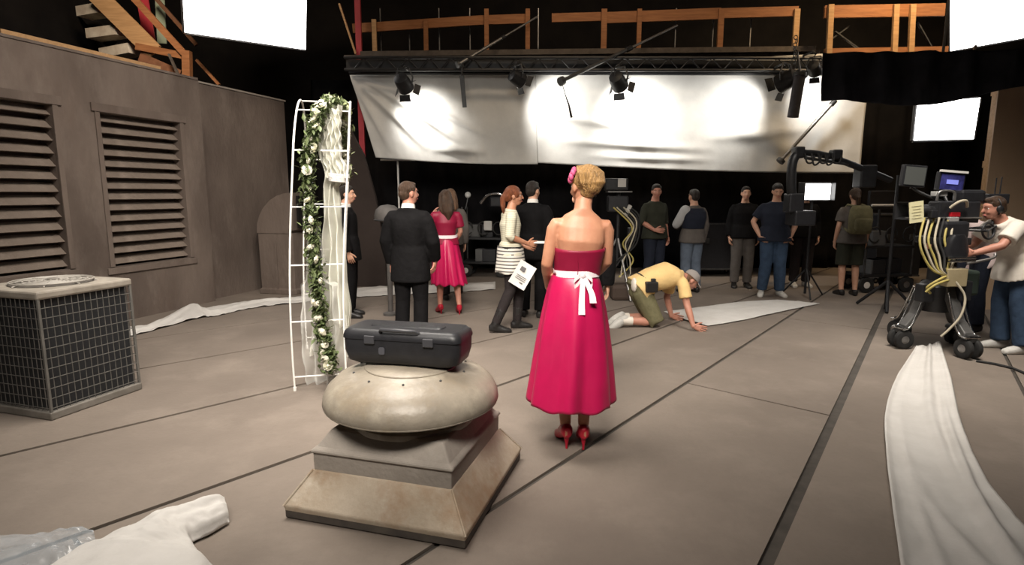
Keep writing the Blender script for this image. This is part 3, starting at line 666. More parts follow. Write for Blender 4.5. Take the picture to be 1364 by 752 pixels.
ribbon('crumpled_cloth', [(-2.05, 1.75), gp(70, 760), gp(120, 738), gp(165, 719), gp(208, 698), gp(255, 688), gp(296, 677)], [(-1.2, 1.75), gp(285, 775), gp(272, 752), gp(262, 738), gp(256, 726), gp(280, 714), gp(306, 698)],
       'crumpled white cloth with a square end lying beside the ventilator', lambda a, b: .05+.05*math.sin(math.pi*b)+.02*fbm(a*5, b*3, 3)-.05*ridge(b, 0, .05)-.05*ridge(b, 1, .05)-.02*ridge(a, 1, .03)+.02*ridge(b, .45, .12)*ridge(a, .6, .3), 80, 40)
ribbon('plastic_sheet', [(-2.75, 1.7), (-2.6, 2.1), gp(-20, 735), gp(40, 722), gp(85, 719), gp(125, 724)], [(-1.9, 1.7), (-1.95, 1.9), gp(60, 800), gp(90, 770), gp(105, 752), gp(130, 738)],
       'sheer bluish plastic sheet crumpled beside the white cloth', lambda a, b: .04+.03*fbm(a*4, b*3, 9)+.03*math.sin(math.pi*b), 60, 30,
       pm('sheer_plastic', (.66, .69, .71), (.55, .62, .68), 2.5, .2, alpha=.38, spec=.8), 'plastic sheet', 0)
# ================================================================== PEOPLE
BASEJ = dict(P=(0, 0, .95), W=(0, -.005, 1.08), C=(0, -.015, 1.27), N=(0, -.02, 1.455), H=(0, .01, 1.605))
for s_, q in (('L', -1), ('R', 1)):
    BASEJ.update({'sh'+s_: (.172*q, -.02, 1.378), 'el'+s_: (.225*q, -.04, 1.12), 'wr'+s_: (.235*q, .03, .875), 'hd'+s_: (.23*q, .06, .76),
                  'hip'+s_: (.09*q, 0, .91), 'kn'+s_: (.10*q, .015, .50), 'an'+s_: (.105*q, -.03, .085), 'to'+s_: (.13*q, .15, .03)})
class Person:
    def __init__(self, label, loc, yaw, J={}, s=1.0, fem=False, skin=None, look=(0, 0, 0), vox=.010, lift=0, curl=.35, width=1.0, rz=None, group=None, heel=0):
        self.s = s; self.fem = fem; self.wd = width; self.heel = heel
        j = dict(BASEJ); j.update(J)
        self.J = {}
        for k, p in j.items():
            p = V(p)
            if lift and not (k.startswith('to')): p.z += lift
            self.J[k] = p*s
        J = self.J; J['H'] = J['H']
        self.HR = Matrix.Rotation(R(look[0]), 3, 'Z') @ Matrix.Rotation(R(look[1]), 3, 'X') @ Matrix.Rotation(R(look[2]), 3, 'Y')
        m = MB(); self.torso(m, 0, -1, 10)
        f = .88 if fem else 1.0
        for q in 'LR':
            a = (J['sh'+q]-J['C']); inn = J['C'].lerp(J['N'], .30)
            m.tube(self.limb([inn, J['sh'+q], J['el'+q], J['wr'+q]], [(.05, 0), (.052, 0), (.042, 0), (.043, .3), (.028, 1)], f), self._r, 12, round_=True)
            m.tube(self.limb([J['P'].lerp(J['hip'+q], .6), J['hip'+q], J['kn'+q], J['an'+q]], [(.08, 0), (.085, 0), (.054, 0), (.056, .3), (.036, 1)], 1.0), self._r, 12, round_=True)
            self.foot(m, q, 0)
            self.palm(m, q)
        self.head(m)
        m2 = MB(); 
        for q in 'LR': self.fingers(m2, q, curl)
        o = m.build('person', skin or M_skin, remesh=vox, relax=4)
        b2 = m2.build('fingers', skin or M_skin, smooth=180)
        bm = bmesh.new(); bm.from_mesh(o.data); bm.from_mesh(b2.data); bm.to_mesh(o.data); bm.free(); bpy.data.objects.remove(b2)
        o.location = loc; o.rotation_euler = (0, 0, R(yaw)); self.o = o; tag(o, label, 'person', group)
        self.face()
    def limb(self, pts, rad, f):
        """shoulder/elbow/wrist style chain with a bulge after the middle joint"""
        a, b, c, d = pts; s = self.s
        P = [a, b.lerp(a, .30), b.lerp(a, .04).lerp(c, .05), b.lerp(c, .17), b.lerp(c, .5), c, c.lerp(d, .3), d]
        r = [x[0] for x in rad]; self._r = [k*f*s for k in (r[0], r[1]*.95, r[1]*.93, r[1]*.95, (r[1]+r[2])/2*1.0, r[2], r[3], r[4])]; return P
    def axes(self):
        J = self.J; lp = (J['hipR']-J['hipL']).normalized(); lc = (J['shR']-J['shL']).normalized(); return lp, lc
    def torso(self, m, off, lo=-1, hi=10, n=24, hem=None, k=1.0):
        J = self.J; s = self.s; lp, lc = self.axes(); P, W, C, N, Hd = (J[x] for x in 'PWCNH')
        f = self.fem; wd = self.wd
        up0 = (W-P).normalized()
        T = [(P-up0*.085*s, 0, .115, .10), (P, 0, .168 if f else .16, .115), (P.lerp(W, .6), .2, .15 if f else .155, .11), (W, .4, .122 if f else .142, .09 if f else .105),
             (W.lerp(C, .6), .7, .138 if f else .158, .10 if f else .115), (C, 1, .152 if f else .172, .112 if f else .118), (C.lerp(N, .45), 1, .150 if f else .172, .088 if f else .1), (C.lerp(N, .8), 1, .112 if f else .12, .06),
             (N, 1, .056 if f else .064, .056 if f else .062), (N.lerp(Hd, .45), 1, .046 if f else .056, .05 if f else .06)]
        rings = []; pts = [t[0] for t in T]
        for i, (c, bl, rx, ry) in enumerate(T):
            if i < lo or i > hi: continue
            t = (pts[min(i+1, 9)]-pts[max(i-1, 0)]).normalized(); lat = lp.lerp(lc, bl); lat = (lat-t*lat.dot(t)).normalized(); fr = t.cross(lat)
            wk = wd if i < 8 else 1
            rings.append(m.ring(c, lat, fr, (rx*s*wk+off)*k, (ry*s*(1+(wd-1)*1.4 if i < 6 else 1)+off)*k, n, 2.3))
        m.loft(rings); return rings
    def foot(self, m, q, off, sole=0):
        J = self.J; s = self.s; a, t = J['an'+q], J['to'+q]; d = t-a
        h = V((d.x, d.y, 0)); h = h.normalized() if h.length > .03 else V((0, 1, 0))
        sd = V((h.y, -h.x, 0)); k = s
        if d.z < -.0 and h.dot(d) > .1*s:      # standing foot
            gz = t.z-.03*s+sole
            heel = V((a.x, a.y, 0))-h*.055*k
            hz = max(0, a.z-.085*k)          # raised heel
            prof = [(-.02, .02, .03, .045, 1), (.01, .034, .04, .05, 1), (.06, .036, .05, .055, .75), (.12, .038, .038, .04, .4), (.18, .044, .028, .03, .0), (.23, .036, .02, .022, 0), (.25, .018, .012, .014, 0)]
            rings = [m.ring(V((heel.x, heel.y, gz))+h*x*k+V((0, 0, (zc)*k+hz*hh)), sd, V((0, 0, 1)), w_*k+off, z_*k+off, 14, 2.4) for x, w_, z_, zc, hh in prof]
            m.loft(rings)
        else:                                   # foot folded behind a kneeling leg
            dd = d.normalized(); aa, bb = frame_of(dd); m.tube([a-dd*.05*s, a+dd*.03*s, t, t+dd*.07*s], [.03*s+off, .045*s+off, .045*s+off, .03*s+off], 12, round_=True)
    def handframe(self, q):
        J = self.J; w_ = J['wr'+q]; d = (J['hd'+q]-w_).normalized(); side = V((1 if q == 'R' else -1, 0, 0))
        n = -side; n = (n-d*n.dot(d)); n = n.normalized() if n.length > .1 else V((0, 0, -1)); return w_, d, n, d.cross(n)*(1 if q == 'R' else -1)
    def palm(self, m, q):
        w_, d, n, b = self.handframe(q); s = self.s
        m.loft([m.ring(w_+d*x*s, b, n, hw_*s, t_*s, 12, 2.6) for x, hw_, t_ in ((-.02, .024, .02), (.01, .028, .019), (.045, .04, .017), (.08, .041, .014), (.095, .038, .012))])
    def fingers(self, m, q, curl):
        w_, d, n, b = self.handframe(q); s = self.s
        for i, ln in enumerate((.07, .078, .073, .056)):
            p = w_+(d*.083+b*(1.5-i)*.0205)*s; dir_ = (d+b*(1.5-i)*.06).normalized(); pts = [p-dir_*.02*s, p]
            for k in range(3):
                dir_ = (dir_*math.cos(curl)+n*math.sin(curl)).normalized(); p = p+dir_*ln*s*(.42, .32, .26)[k]; pts.append(p)
            m.tube(pts, [x*s for x in (.0095, .0098, .009, .0082, .0068)], 8, round_=True)
        p = w_+(d*.03+b*.03)*s; dir_ = (d*.65+b*.6+n*.45).normalized(); pts = [p-dir_*.02*s, p, p+dir_*.038*s]; dir_ = (dir_*.8+d*.5).normalized(); pts.append(pts[-1]+dir_*.03*s)
        m.tube(pts, [x*s for x in (.015, .0135, .011, .0085)], 8, round_=True)
    def hp(self, x, y, z): return self.J['H']+self.HR @ V((x, y, z))*self.s
    def head(self, m):
        Q = self.HR; s = self.s; f = .95 if self.fem else 1
        def bl(c, r, nu=28, nv=18): m.ball(self.hp(*c), [k*s for k in r], Q, nu, nv)
        bl((0, -.014, .03), (.073*f, .092*f, .083), 32, 20); bl((0, .022, -.015), (.062*f, .066, .082)); bl((0, .036, -.072), (.042*f, .046, .036)); bl((0, .04, .035), (.058*f, .05, .03))
        m.tube([self.hp(0, .085, .022), self.hp(0, .1, -.005), self.hp(0, .106, -.022)], [.008*s, .011*s, .014*s], 8, round_=True)
        for q in (-1, 1): bl((.074*f*q, -.008, -.008), (.011, .022, .033), 10, 8); bl((.03*q, .06, -.028), (.024, .024, .022), 10, 8)
        bl((0, .083, -.058), (.02, .012, .012), 10, 8)
        m.tube([self.J['N']-V((0, 0, .02)), self.hp(0, -.02, -.07), self.hp(0, -.01, -.02)], [.052*s*f, .05*s*f, .05*s*f], 12)
    def face(self):
        s = self.s
        for q in (-1, 1):
            m = MB(); m.ball((0, 0, 0), .0115*s, nu=10, nv=8); e = m.build('eye', M_eyew, self.o, smooth=180); e.location = self.hp(.031*q, .0635, .008)
            m = MB(); m.ball(self.HR @ V((0, .0088, 0))*s, (.0062*s, .0045*s, .0062*s), self.HR, 8, 6); i = m.build('iris', M_iris, e, smooth=180)
            m = MB(); m.tube([self.hp(.014*q, .091, .026), self.hp(.03*q, .089, .031), self.hp(.047*q, .078, .026)], [.003*s, .0038*s, .002*s], 6); m.build('eyebrow', self.hairmat if hasattr(self, 'hairmat') else M_brown, self.o)
        m = MB(); m.tube([self.hp(-.021, .085, -.058), self.hp(-.009, .094, -.055), self.hp(.009, .094, -.055), self.hp(.021, .085, -.058)], [.003*s, .0058*s, .0058*s, .003*s], 8, round_=True); m.build('lips', M_lips, self.o, smooth=180)
    # ---------------- clothing
    def shirt(self, mat, off=.016, sleeve='short', hem=.06, name='shirt', vox=.014, loose=1.0, neck=8):
        J = self.J; s = self.s; m = MB(); rings = self.torso(m, off, 2 if hem >= 0 else 3, neck if neck < 9 else 8, 24, k=loose)
        lp, lc = self.axes(); up = (J['W']-J['P']).normalized()
        # hem extension
        rr_ = []
        t = up; lat = (lp-t*lp.dot(t)).normalized(); fr_ = t.cross(lat); wd = self.wd
        for z_, kx, ky in ((-hem, 1.08, 1.12), (-hem*.4, 1.05, 1.07), (.05, .98, .99), (.10, .94, .94), (.125, .86, .86)):
            dn = V((0, 0, 1)) if (z_ < 0 and up.z > .7) else up
            rr_.append(m.ring(J['P']+dn*z_*s+(V((0, .035*s, 0)) if dn is not up and up.z < .96 else V()), lat, fr_, (.172*s*wd+off)*kx*loose, (.122*s*(1+(wd-1)*1.3)+off)*ky*loose, 24, 2.3))
        m.loft(rr_)
        for q in 'LR':
            inn = J['C'].lerp(J['N'], .35); e = J['el'+q]; w_ = J['wr'+q]; sh = J['sh'+q]
            if sleeve == 'short': m.tube([inn, sh.lerp(inn, .3), sh.lerp(inn, .04).lerp(e, .05), sh.lerp(e, .18), sh.lerp(e, .4), sh.lerp(e, .72)], [k*s+off for k in (.05, .05, .05, .052, .054, .058)], 14, round_=False)
            elif sleeve == 'elbow': m.tube([inn, sh.lerp(inn, .3), sh.lerp(inn, .04).lerp(e, .05), sh.lerp(e, .18), sh.lerp(e, .5), e, e.lerp(w_, .18)], [k*s+off for k in (.05, .05, .049, .05, .048, .045, .046)], 14)
            elif sleeve == 'long': m.tube([inn, sh.lerp(inn, .3), sh.lerp(inn, .04).lerp(e, .05), sh.lerp(e, .18), sh.lerp(e, .5), e, e.lerp(w_, .5), w_.lerp(e, .04)], [k*s+off for k in (.05, .05, .05, .052, .052, .047, .042, .036)], 14)
        return m.build(name, mat, self.o, remesh=vox, relax=3)
    def trousers(self, mat, off=.016, to=1.0, name='trousers', vox=.014, flare=.0, top=.12):
        J = self.J; s = self.s; m = MB(); wd = self.wd
        lp, lc = self.axes(); up = (J['W']-J['P']).normalized(); lat = (lp-up*lp.dot(up)).normalized(); fr_ = up.cross(lat)
        m.loft([m.ring(J['P']+up*z_*s, lat, fr_, rx*s*wd+off, ry*s*(1+(wd-1)*1.3)+off, 24, 2.3) for z_, rx, ry in ((-.085, .13, .11), (0, .168, .12), (.06, .16, .115), (top, .15, .108))])
        for q in 'LR':
            h, k, a = J['hip'+q], J['kn'+q], J['an'+q]; P = [J['P'].lerp(h, .6), h, h.lerp(k, .5), k, k.lerp(a, .35), k.lerp(a, .75), a+(k-a)*.02]; r = [.085, .092, .078, .062, .062, .054+flare*.5, .05+flare]
            if to < 1: P = P[:3]+[h.lerp(k, .98), k.lerp(a, to)] if to > 0 else P[:3]+[h.lerp(k, .9)]; r = [.085, .094, .086, .082, .084][:len(P)]
            m.tube(P, [x*s*(1+(wd-1)*.6)+off for x in r], 14)
        return m.build(name, mat, self.o, remesh=vox, relax=3)
    def shoes(self, mat, off=.007, sole=None, high=0):
        for q in 'LR':
            m = MB(); self.foot(m, q, off)
            if high:
                a, k = self.J['an'+q], self.J['kn'+q]; m.tube([a-(k-a).normalized()*.03, a, a.lerp(k, high)], [.05*self.s, .046*self.s+off, .056*self.s+off], 12)
            sh = m.build('shoe', mat, self.o, remesh=.010, relax=1)
            if self.heel:
                a = self.J['an'+q]; t = self.J['to'+q]; d = (t-a); d.z = 0; d.normalize(); hpt = V((a.x, a.y, 0))-d*.045
                m = MB(); m.tube([hpt+V((0, 0, .001)), hpt+V((0, 0, self.heel*.5)), hpt+V((0, 0, self.heel+.02))], [.007, .009, .022], 10); m.build('heel', mat, sh, smooth=60)
    def hair(self, mat, style='short', vox=.008):
        s = self.s; Q = self.HR; m = MB()
        def bl(c, r, nu=32, nv=20): m.ball(self.hp(*c), [k*s for k in r], Q, nu, nv)
        if style in ('short', 'crop'):
            k = 1.0 if style == 'short' else .985
            bl((0, -.02, .042), (.079*k, .094*k, .083*k)); bl((0, -.055, -.005), (.068*k, .058*k, .07*k)); bl((0, .02, .088), (.058, .055, .03))
        elif style == 'long':
            bl((0, -.018, .04), (.083, .1, .088)); bl((0, -.05, -.02), (.08, .065, .1))
            m.tube([self.hp(0, -.06, 0), self.hp(0, -.085, -.1), self.hp(0, -.1, -.2), self.hp(0, -.1, -.29)], [.078*s, .085*s, .075*s, .03*s], 14, round_=True)
            for q in (-1, 1): m.tube([self.hp(.06*q, .0, .05), self.hp(.078*q, -.02, -.05), self.hp(.075*q, -.05, -.16), self.hp(.055*q, -.07, -.25)], [.035*s, .036*s, .04*s, .015*s], 10, round_=True)
        elif style == 'tied':
            bl((0, -.02, .04), (.08, .096, .086)); bl((0, -.055, 0), (.07, .06, .075)); m.tube([self.hp(0, -.1, .03), self.hp(.0, -.13, -.03), self.hp(.01, -.125, -.13), self.hp(0, -.115, -.2)], [.028*s, .035*s, .03*s, .012*s], 10, round_=True)
            for q in (-1, 1): bl((.062*q, .02, .03), (.02, .04, .05))
        elif style == 'updo':
            bl((0, -.02, .042), (.081, .098, .086)); bl((.004, -.06, .045), (.078, .078, .082)); bl((.006, -.085, .015), (.066, .056, .078)); bl((0, -.055, -.045), (.05, .042, .04))
            for k in range(13):
                a = -1.5+k*.25; m.tube([self.hp(.070*math.sin(a), -.05-.03*math.cos(a), .112), self.hp(.084*math.sin(a+.15), -.085-.05*math.cos(a), .065), self.hp(.076*math.sin(a+.4), -.092-.05*math.cos(a), .005), self.hp(.045*math.sin(a+.6), -.08-.02*math.cos(a), -.055)], [.007*s, .0105*s, .0105*s, .006*s], 10, round_=True)
        self.hairmat = mat
        h = m.build('hair', mat, self.o, remesh=vox, relax=2 if style == 'updo' else 3); return h
    def skirt(self, mat, top, hem, r0, r1, folds, amp, name='skirt', n=144, rows=36, power=.75, sway=(0, 0), tilt=0, seed=0):
        m = MB(); rings = []
        for i in range(rows+1):
            b = i/rows; z = top+(hem-top)*b; rx = r0[0]+(r1[0]-r0[0])*b**power; ry = r0[1]+(r1[1]-r0[1])*b**power; ring = []
            for k in range(n):
                a = 2*math.pi*k/n
                f = amp*b**1.1*(math.sin(a*folds+seed+.6*math.sin(b*2+a))+.45*math.sin(a*folds*1.7+2.1+seed)+.5*fbm(math.cos(a)*2+seed, math.sin(a)*2, b*1.5))
                ring.append(V((math.cos(a)*(rx+f)+sway[0]*b*b, math.sin(a)*(ry+f)+sway[1]*b*b, z+tilt*math.cos(a)*b*b+.012*b*math.sin(a*folds+1))))
            rings.append(ring)
        for ring in rings:
            for p in ring: p.x += self.J['P'].x*0
        m.loft(rings, cap=False); return m.build(name, mat, self.o, smooth=180, solid=.005)
    def collar(self, mat, k=1.0):
        N = self.J['N']; H = self.J['H']; s = self.s; m = MB(); t = (H-N).normalized(); a, b = frame_of(t)
        m.loft([m.ring(N+t*z_*s, a, b, r*s*k, r*s*k, 20) for z_, r in ((-.015, .074), (.02, .069), (.042, .066), (.042, .06), (.0, .062))]); m.build('collar', mat, self.o, smooth=60)
    def belt(self, mat, z_=.11, off=.026, h=.018, name='belt', loose=1.0):
        J = self.J; s = self.s; up = (J['W']-J['P']).normalized(); lp, _ = self.axes(); lat = (lp-up*lp.dot(up)).normalized(); fr_ = up.cross(lat); wd = self.wd; m = MB()
        rx, ry = (.152*s*wd+off)*loose, (.112*s*(1+(wd-1)*1.3)+off)*loose
        m.loft([m.ring(J['P']+up*(z_+dz)*s, lat, fr_, rx+e, ry+e, 28, 2.3) for dz, e in ((-h, 0), (-h, .006), (h, .006), (h, 0))], cap=False, closed=True); return m.build(name, mat, self.o, smooth=50)
    def jacket(self, mat, hem=.16):
        o = self.shirt(mat, .026, 'long', hem, 'jacket', .014); return o
def suit(label, loc, yaw, s=1.0, hair_=None, look=(0, 0, 0), J={}, skin=None, group=None, hairstyle='short', hem=.2):
    p = Person(label, loc, yaw, J, s, False, skin or M_skin, look, group=group, width=.98)
    p.trousers(M_suit, flare=.012); p.jacket(M_suit, hem); p.collar(fabric('white_shirt_collar', (.7, .66, .62), .95)); p.shoes(M_shoeb); p.hair(hair_ or M_dkhair, hairstyle); return p

# ---- bridesmaid with the blond updo
b = Person('woman in strapless crimson satin dress with white sash and blond updo seen from behind', (.39, 3.56, 0), 2, dict(
    elL=(-.178, -.01, 1.12), wrL=(-.15, .16, .95), hdL=(-.10, .24, .93), elR=(.205, .03, 1.13), wrR=(.10, .20, .97), hdR=(.03, .26, .95),
    anL=(-.05, -.03, .085), toL=(-.06, .12, .03), anR=(.065, -.05, .085), toR=(.085, .10, .03), knL=(-.07, .02, .5), knR=(.08, .02, .5),
    C=(.025, -.015, 1.27), N=(.04, -.02, 1.455), W=(.012, -.005, 1.08), shL=(-.132, -.02, 1.385), shR=(.195, -.02, 1.372),
    H=(.045, .03, 1.60)), .985, True, M_skin2, (24, -8, 0), .0065, lift=.07, heel=.07)
b.shoes(M_shoer, .006)
h = b.hair(M_blond, 'updo', .0055)
m = MB(); c = b.hp(-.070, -.02, .065)
for k in range(7):
    a = k*2*math.pi/7; m.ball(c+V((-.008, -.005, 0))+V((-.006+.012*math.sin(k), .022*math.cos(a), .03*math.sin(a))), (.016, .02, .022), nu=10, nv=8)
m.ball(c+V((-.016, -.006, 0)), .016, nu=10, nv=8)
m.build('hair_flower', pm('pink_petal', (.55, .10, .22), (.42, .06, .14), 30, .6), h, smooth=180)
# bodice
m = MB(); J = b.J; s = b.s; P_, W_, C_ = J['P'], J['W'], J['C']
rings = []
for k in range(13):
    t = k/12; c = (P_.lerp(W_, .75)).lerp(C_-V((0, 0, .055)), t); rx = .128+.023*t**.8+(.01 if t < .3 else 0)*(1-t/.3); ry = .097+.022*t
    rings.append(m.ring(c+V((0, .012*t*(1-t), 0)), V((1, 0, 0)), V((0, 1, 0)), (rx+.006)*s, (ry+.006)*s, 64, 2.25))
top = rings[-1]
for i, p in enumerate(top): p.z += .030*max(0, math.sin(2*math.pi*i/64))+.012*math.cos(2*math.pi*i/64)**2
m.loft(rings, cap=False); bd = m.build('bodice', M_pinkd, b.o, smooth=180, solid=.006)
m = MB(); m.tube([V((0, -.123*s, P_.lerp(W_, .9).z)), V((0, -.133*s, C_.z-.075))], .0022, 6); m.build('zip', M_pinkd, bd)
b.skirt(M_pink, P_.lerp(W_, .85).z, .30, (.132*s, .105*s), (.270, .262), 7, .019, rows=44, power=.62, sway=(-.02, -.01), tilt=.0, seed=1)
m = MB(); zc = P_.lerp(W_, .9).z
m.loft([m.ring(V((.009, 0, zc+dz)), V((1, 0, 0)), V((0, 1, 0)), (.141+e)*s, (.113+e)*s, 48, 2.2) for dz, e in ((-.02, .0), (-.02, .006), (.02, .004), (.02, 0))], cap=False, closed=True); sa = m.build('sash', M_sash, b.o, smooth=50)
by = -.125*s; bx = .03
for q in (-1, 1):
    m = MB(); pts = [V((bx, by, zc)), V((bx+q*.025, by-.02, zc-.005)), V((bx+q*.055, by-.022, zc-.035)), V((bx+q*.045, by-.016, zc-.07)), V((bx+q*.015, by-.01, zc-.03)), V((bx, by, zc-.005))]
    P2 = [cr(pts, i/20) for i in range(21)]; m.loft([[p+V((0, d0, dz)) for d0, dz in ((-.003, -.013), (.003, -.013), (.003, .013), (-.003, .013))] for p in P2]); m.build('bow_loop', M_sash, sa, smooth=60)
for q, ln, dx in ((-1, .23, -.012), (1, .16, .055)):
    m = MB(); pts = [V((bx, by-.012, zc)), V((bx+dx*.5, by-.028, zc-ln*.35)), V((bx+dx*.9, by-.045, zc-ln*.7)), V((bx+dx, by-.062, zc-ln))]
    P2 = [cr(pts, i/16) for i in range(17)]; m.loft([[p+V((w_, d0, 0)) for w_, d0 in ((-.014-.006*i/16, -.002), (.014+.006*i/16, -.002), (.014+.006*i/16, .002), (-.014-.006*i/16, .002))] for i, p in enumerate(P2)]); m.build('sash_tail', M_sash, sa, smooth=60)
m = MB(); m.ball((bx, by-.012, zc-.002), (.018, .014, .02)); m.build('bow_knot', M_sash, sa, smooth=180)
m = MB(); m.ball(b.hp(.079, -.02, -.055), (.004, .004, .014), nu=8, nv=6); m.build('earring', M_steel, b.o)
# ---- suits
suit('man in black suit with brown hair and white collar seen from behind by the ventilator', (-1.05, 5.95, 0), -12, 1.0, M_brown, (-38, 0, 0), dict(elL=(-.25, -.02, 1.12), elR=(.25, .0, 1.12), wrR=(.22, .14, .92), wrL=(-.23, .06, .88)), M_skin3, hem=.24)
suit('man in black suit standing half hidden behind the wedding arch', (-2.12, 7.5, 0), -82, .99, M_dkhair, (-4, 0, 0))
suit('man in black suit and dark hair standing beside the woman in the striped tunic', (.27, 7.5, 0), -14, 1.02, M_dkhair, (-25, 0, 0))
suit('man in black suit mostly hidden in front of the woman in crimson satin', (.615, 5.2, 0), 0, .97, M_dkhair, (0, 0, 0), dict(elR=(.26, -.03, 1.06), wrR=(.262, .0, .80), hdR=(.265, .02, .69)))
# ---- second crimson dress
p = Person('woman in crimson dress with long brown hair seen from behind beside the suited man', (-.88, 7.75, 0), 12, dict(
    elR=(.21, .0, 1.13), wrR=(.15, .14, .98), hdR=(.1, .22, .97), elL=(-.22, .06, 1.16), wrL=(-.18, .16, 1.36), hdL=(-.13, .18, 1.46), anR=(.16, -.12, .085), toR=(.17, .03, .03), knR=(.13, -.02, .5)), .93, True, M_skin3, (12, -4, 0), .011, lift=.05, heel=.05)
p.shoes(M_shoer, .006); p.hair(M_brown, 'long')
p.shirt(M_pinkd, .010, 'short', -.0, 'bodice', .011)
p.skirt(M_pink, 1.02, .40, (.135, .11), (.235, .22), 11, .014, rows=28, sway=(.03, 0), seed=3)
p.belt(M_sash, .12, .006, .022, 'sash')
p = Person('person with long fair hair and grey top standing behind the woman in crimson dress', (-.92, 8.75, 0), 20, {}, .97, True, M_skin, (0, 0, 0), .012)
p.trousers(M_legg); p.shirt(M_grey, .014, 'long', .08); p.shoes(M_shoeb); p.hair(M_ltbrown, 'long')
# ---- woman in the striped tunic
p = Person('woman in cream striped tunic and black leggings holding a white phone', (-.02, 6.72, 0), -78, dict(
    P=(0, 0, .93), W=(0, .0, 1.06), C=(0, .0, 1.26), N=(0, .01, 1.44), H=(0, .045, 1.59),
    elR=(.20, -.05, 1.14), wrR=(.14, .17, 1.05), hdR=(.12, .28, 1.04), elL=(-.21, .02, 1.12), wrL=(-.14, .2, 1.0), hdL=(-.1, .3, .98),
    knR=(.09, -.02, .50), anR=(.09, -.20, .10), toR=(.10, -.02, .03), knL=(-.09, .13, .50), anL=(-.09, .10, .085), toL=(-.09, .28, .03)), .99, True, M_skin2, (-8, -2, 0), .009)
M_str1 = stripes('cream_fine_stripe', (.62, .58, .45), (.48, .45, .34), 42, 2, .6); M_str2 = stripes('white_black_stripe', (.62, .58, .52), (.10, .09, .085), 26, 2, .62)
p.trousers(M_legg, .004); p.shirt(M_str1, .012, 'elbow', .02, 'tunic', .011)
p.skirt(M_str2, 1.0, .70, (.175, .145), (.205, .175), 5, .008, name='tunic_skirt', rows=16, seed=2)
p.belt(M_shoeb, .065, .022, .02); p.shoes(M_shoeb, .006, high=.45); p.hair(M_auburn, 'tied')
def on(p, v): return p.o.matrix_basis @ V(v)
q = on(p, p.J['hdR']); 
m = MB(); m.box((0, 0, 0), (.075, .14, .012)); o = m.build('phone', M_wpaint, bevel=.004); o.location = q+V((.035, 0, .02)); o.rotation_euler = (0, R(-10), R(80)); tag(o, 'white phone held by the woman in the striped tunic', 'phone')
m = MB(); m.grid(lambda a, b_: V(((a-.5)*.21, .012*math.sin(a*3), (b_-.5)*.29)), 8, 4); o = tag(m.build('paper_sheet', pm('printed_paper', (.74, .71, .68), (.68, .65, .62), 6, .8), solid=.002), 'tilted printed paper sheet hanging at the woman in the striped tunic', 'paper'); o.location = at(696, 366, 6.5); o.rotation_euler = (R(-6), R(32), R(8))
for (x, z, w_, h_) in ((-.03, .06, .06, .05), (.03, -.09, .04, .012), (.0, -.02, .13, .006), (.0, -.04, .12, .006), (.0, -.06, .13, .006)):
    m = MB(); m.box((x, -.006+.008*0, z), (w_, .003, h_)); m.build('print_block', pm('print_grey', (.12, .11, .11), None), o)
# ---- kneeling man
kj = dict(P=(0, -.14, .47), W=(0, -.02, .56), C=(0, .20, .62), N=(0, .375, .60), H=(0, .50, .545),
          hipL=(-.09, -.14, .43), hipR=(.09, -.14, .43), knL=(-.13, .06, .065), knR=(.12, .03, .065), anL=(-.11, -.36, .085), anR=(.10, -.38, .085), toL=(-.11, -.43, .03), toR=(.10, -.45, .035),
          shL=(-.17, .32, .55), shR=(.18, .33, .55), elL=(-.24, .30, .30), wrL=(-.22, .36, .06), hdL=(-.22, .48, .025), elR=(.25, .36, .30), wrR=(.37, .40, .06), hdR=(.42, .52, .025))
p = Person('man in yellow shirt and grey cap kneeling on all fours beside the white runner', (1.70, 7.0, 0), -84, kj, 1.0, False, M_skin3, (0, -42, 0), .009, width=1.14, curl=.15)
p.shirt(M_yel, .02, 'short', .04, 'shirt', .013); p.trousers(M_khaki, .02, .12, 'shorts'); p.hair(M_ltbrown, 'crop'); p.belt(M_shoeb, .07, .02, .025)
for q in 'LR':
    m = MB(); p.foot(m, q, .012); m.build('trainer', M_shoew, p.o, remesh=.01, relax=1)
    a, k = p.J['an'+q], p.J['kn'+q]; m = MB(); m.tube([a, a.lerp(k, .3)], [.05, .054], 12); m.build('sock', M_wtee, p.o, smooth=60)
m = MB(); rings = [m.ring(p.hp(0, -.016, z_), p.HR @ V((1, 0, 0)), p.HR @ V((0, 1, 0)), .084*k_, .102*k_, 24) for z_, k_ in ((.035, 1), (.06, 1), (.09, .9), (.115, .66), (.128, .3), (.131, .05))]
m.loft(rings); cp = m.build('cap', fabric('grey_cap', (.30, .27, .25), .85, 9), p.o, smooth=60)
m = MB(); m.grid(lambda a, b_: p.hp((a-.5)*.15, .075+b_*.085*(1-(2*a-1)**2*.5), .042-.02*b_-.02*(2*a-1)**2), 14, 6); m.build('visor', fabric('grey_cap', (.3, .27, .25)), cp, smooth=180, solid=.005)
m = MB(); c = p.J['P']+V((.205, .07, .04)); m.box(c, (.09, .15, .13)); m.build('tool_pouch', M_shoeb, p.o, bevel=.015)
m = MB(); m.box(c+V((.01, .02, .07)), (.05, .05, .06)); m.build('radio', M_blkp, p.o, bevel=.006)
m = MB(); m.ball(p.J['P']+V((.10, -.105, .05)), (.075, .035, .085)); m.build('rag', M_wtee, p.o, smooth=180)
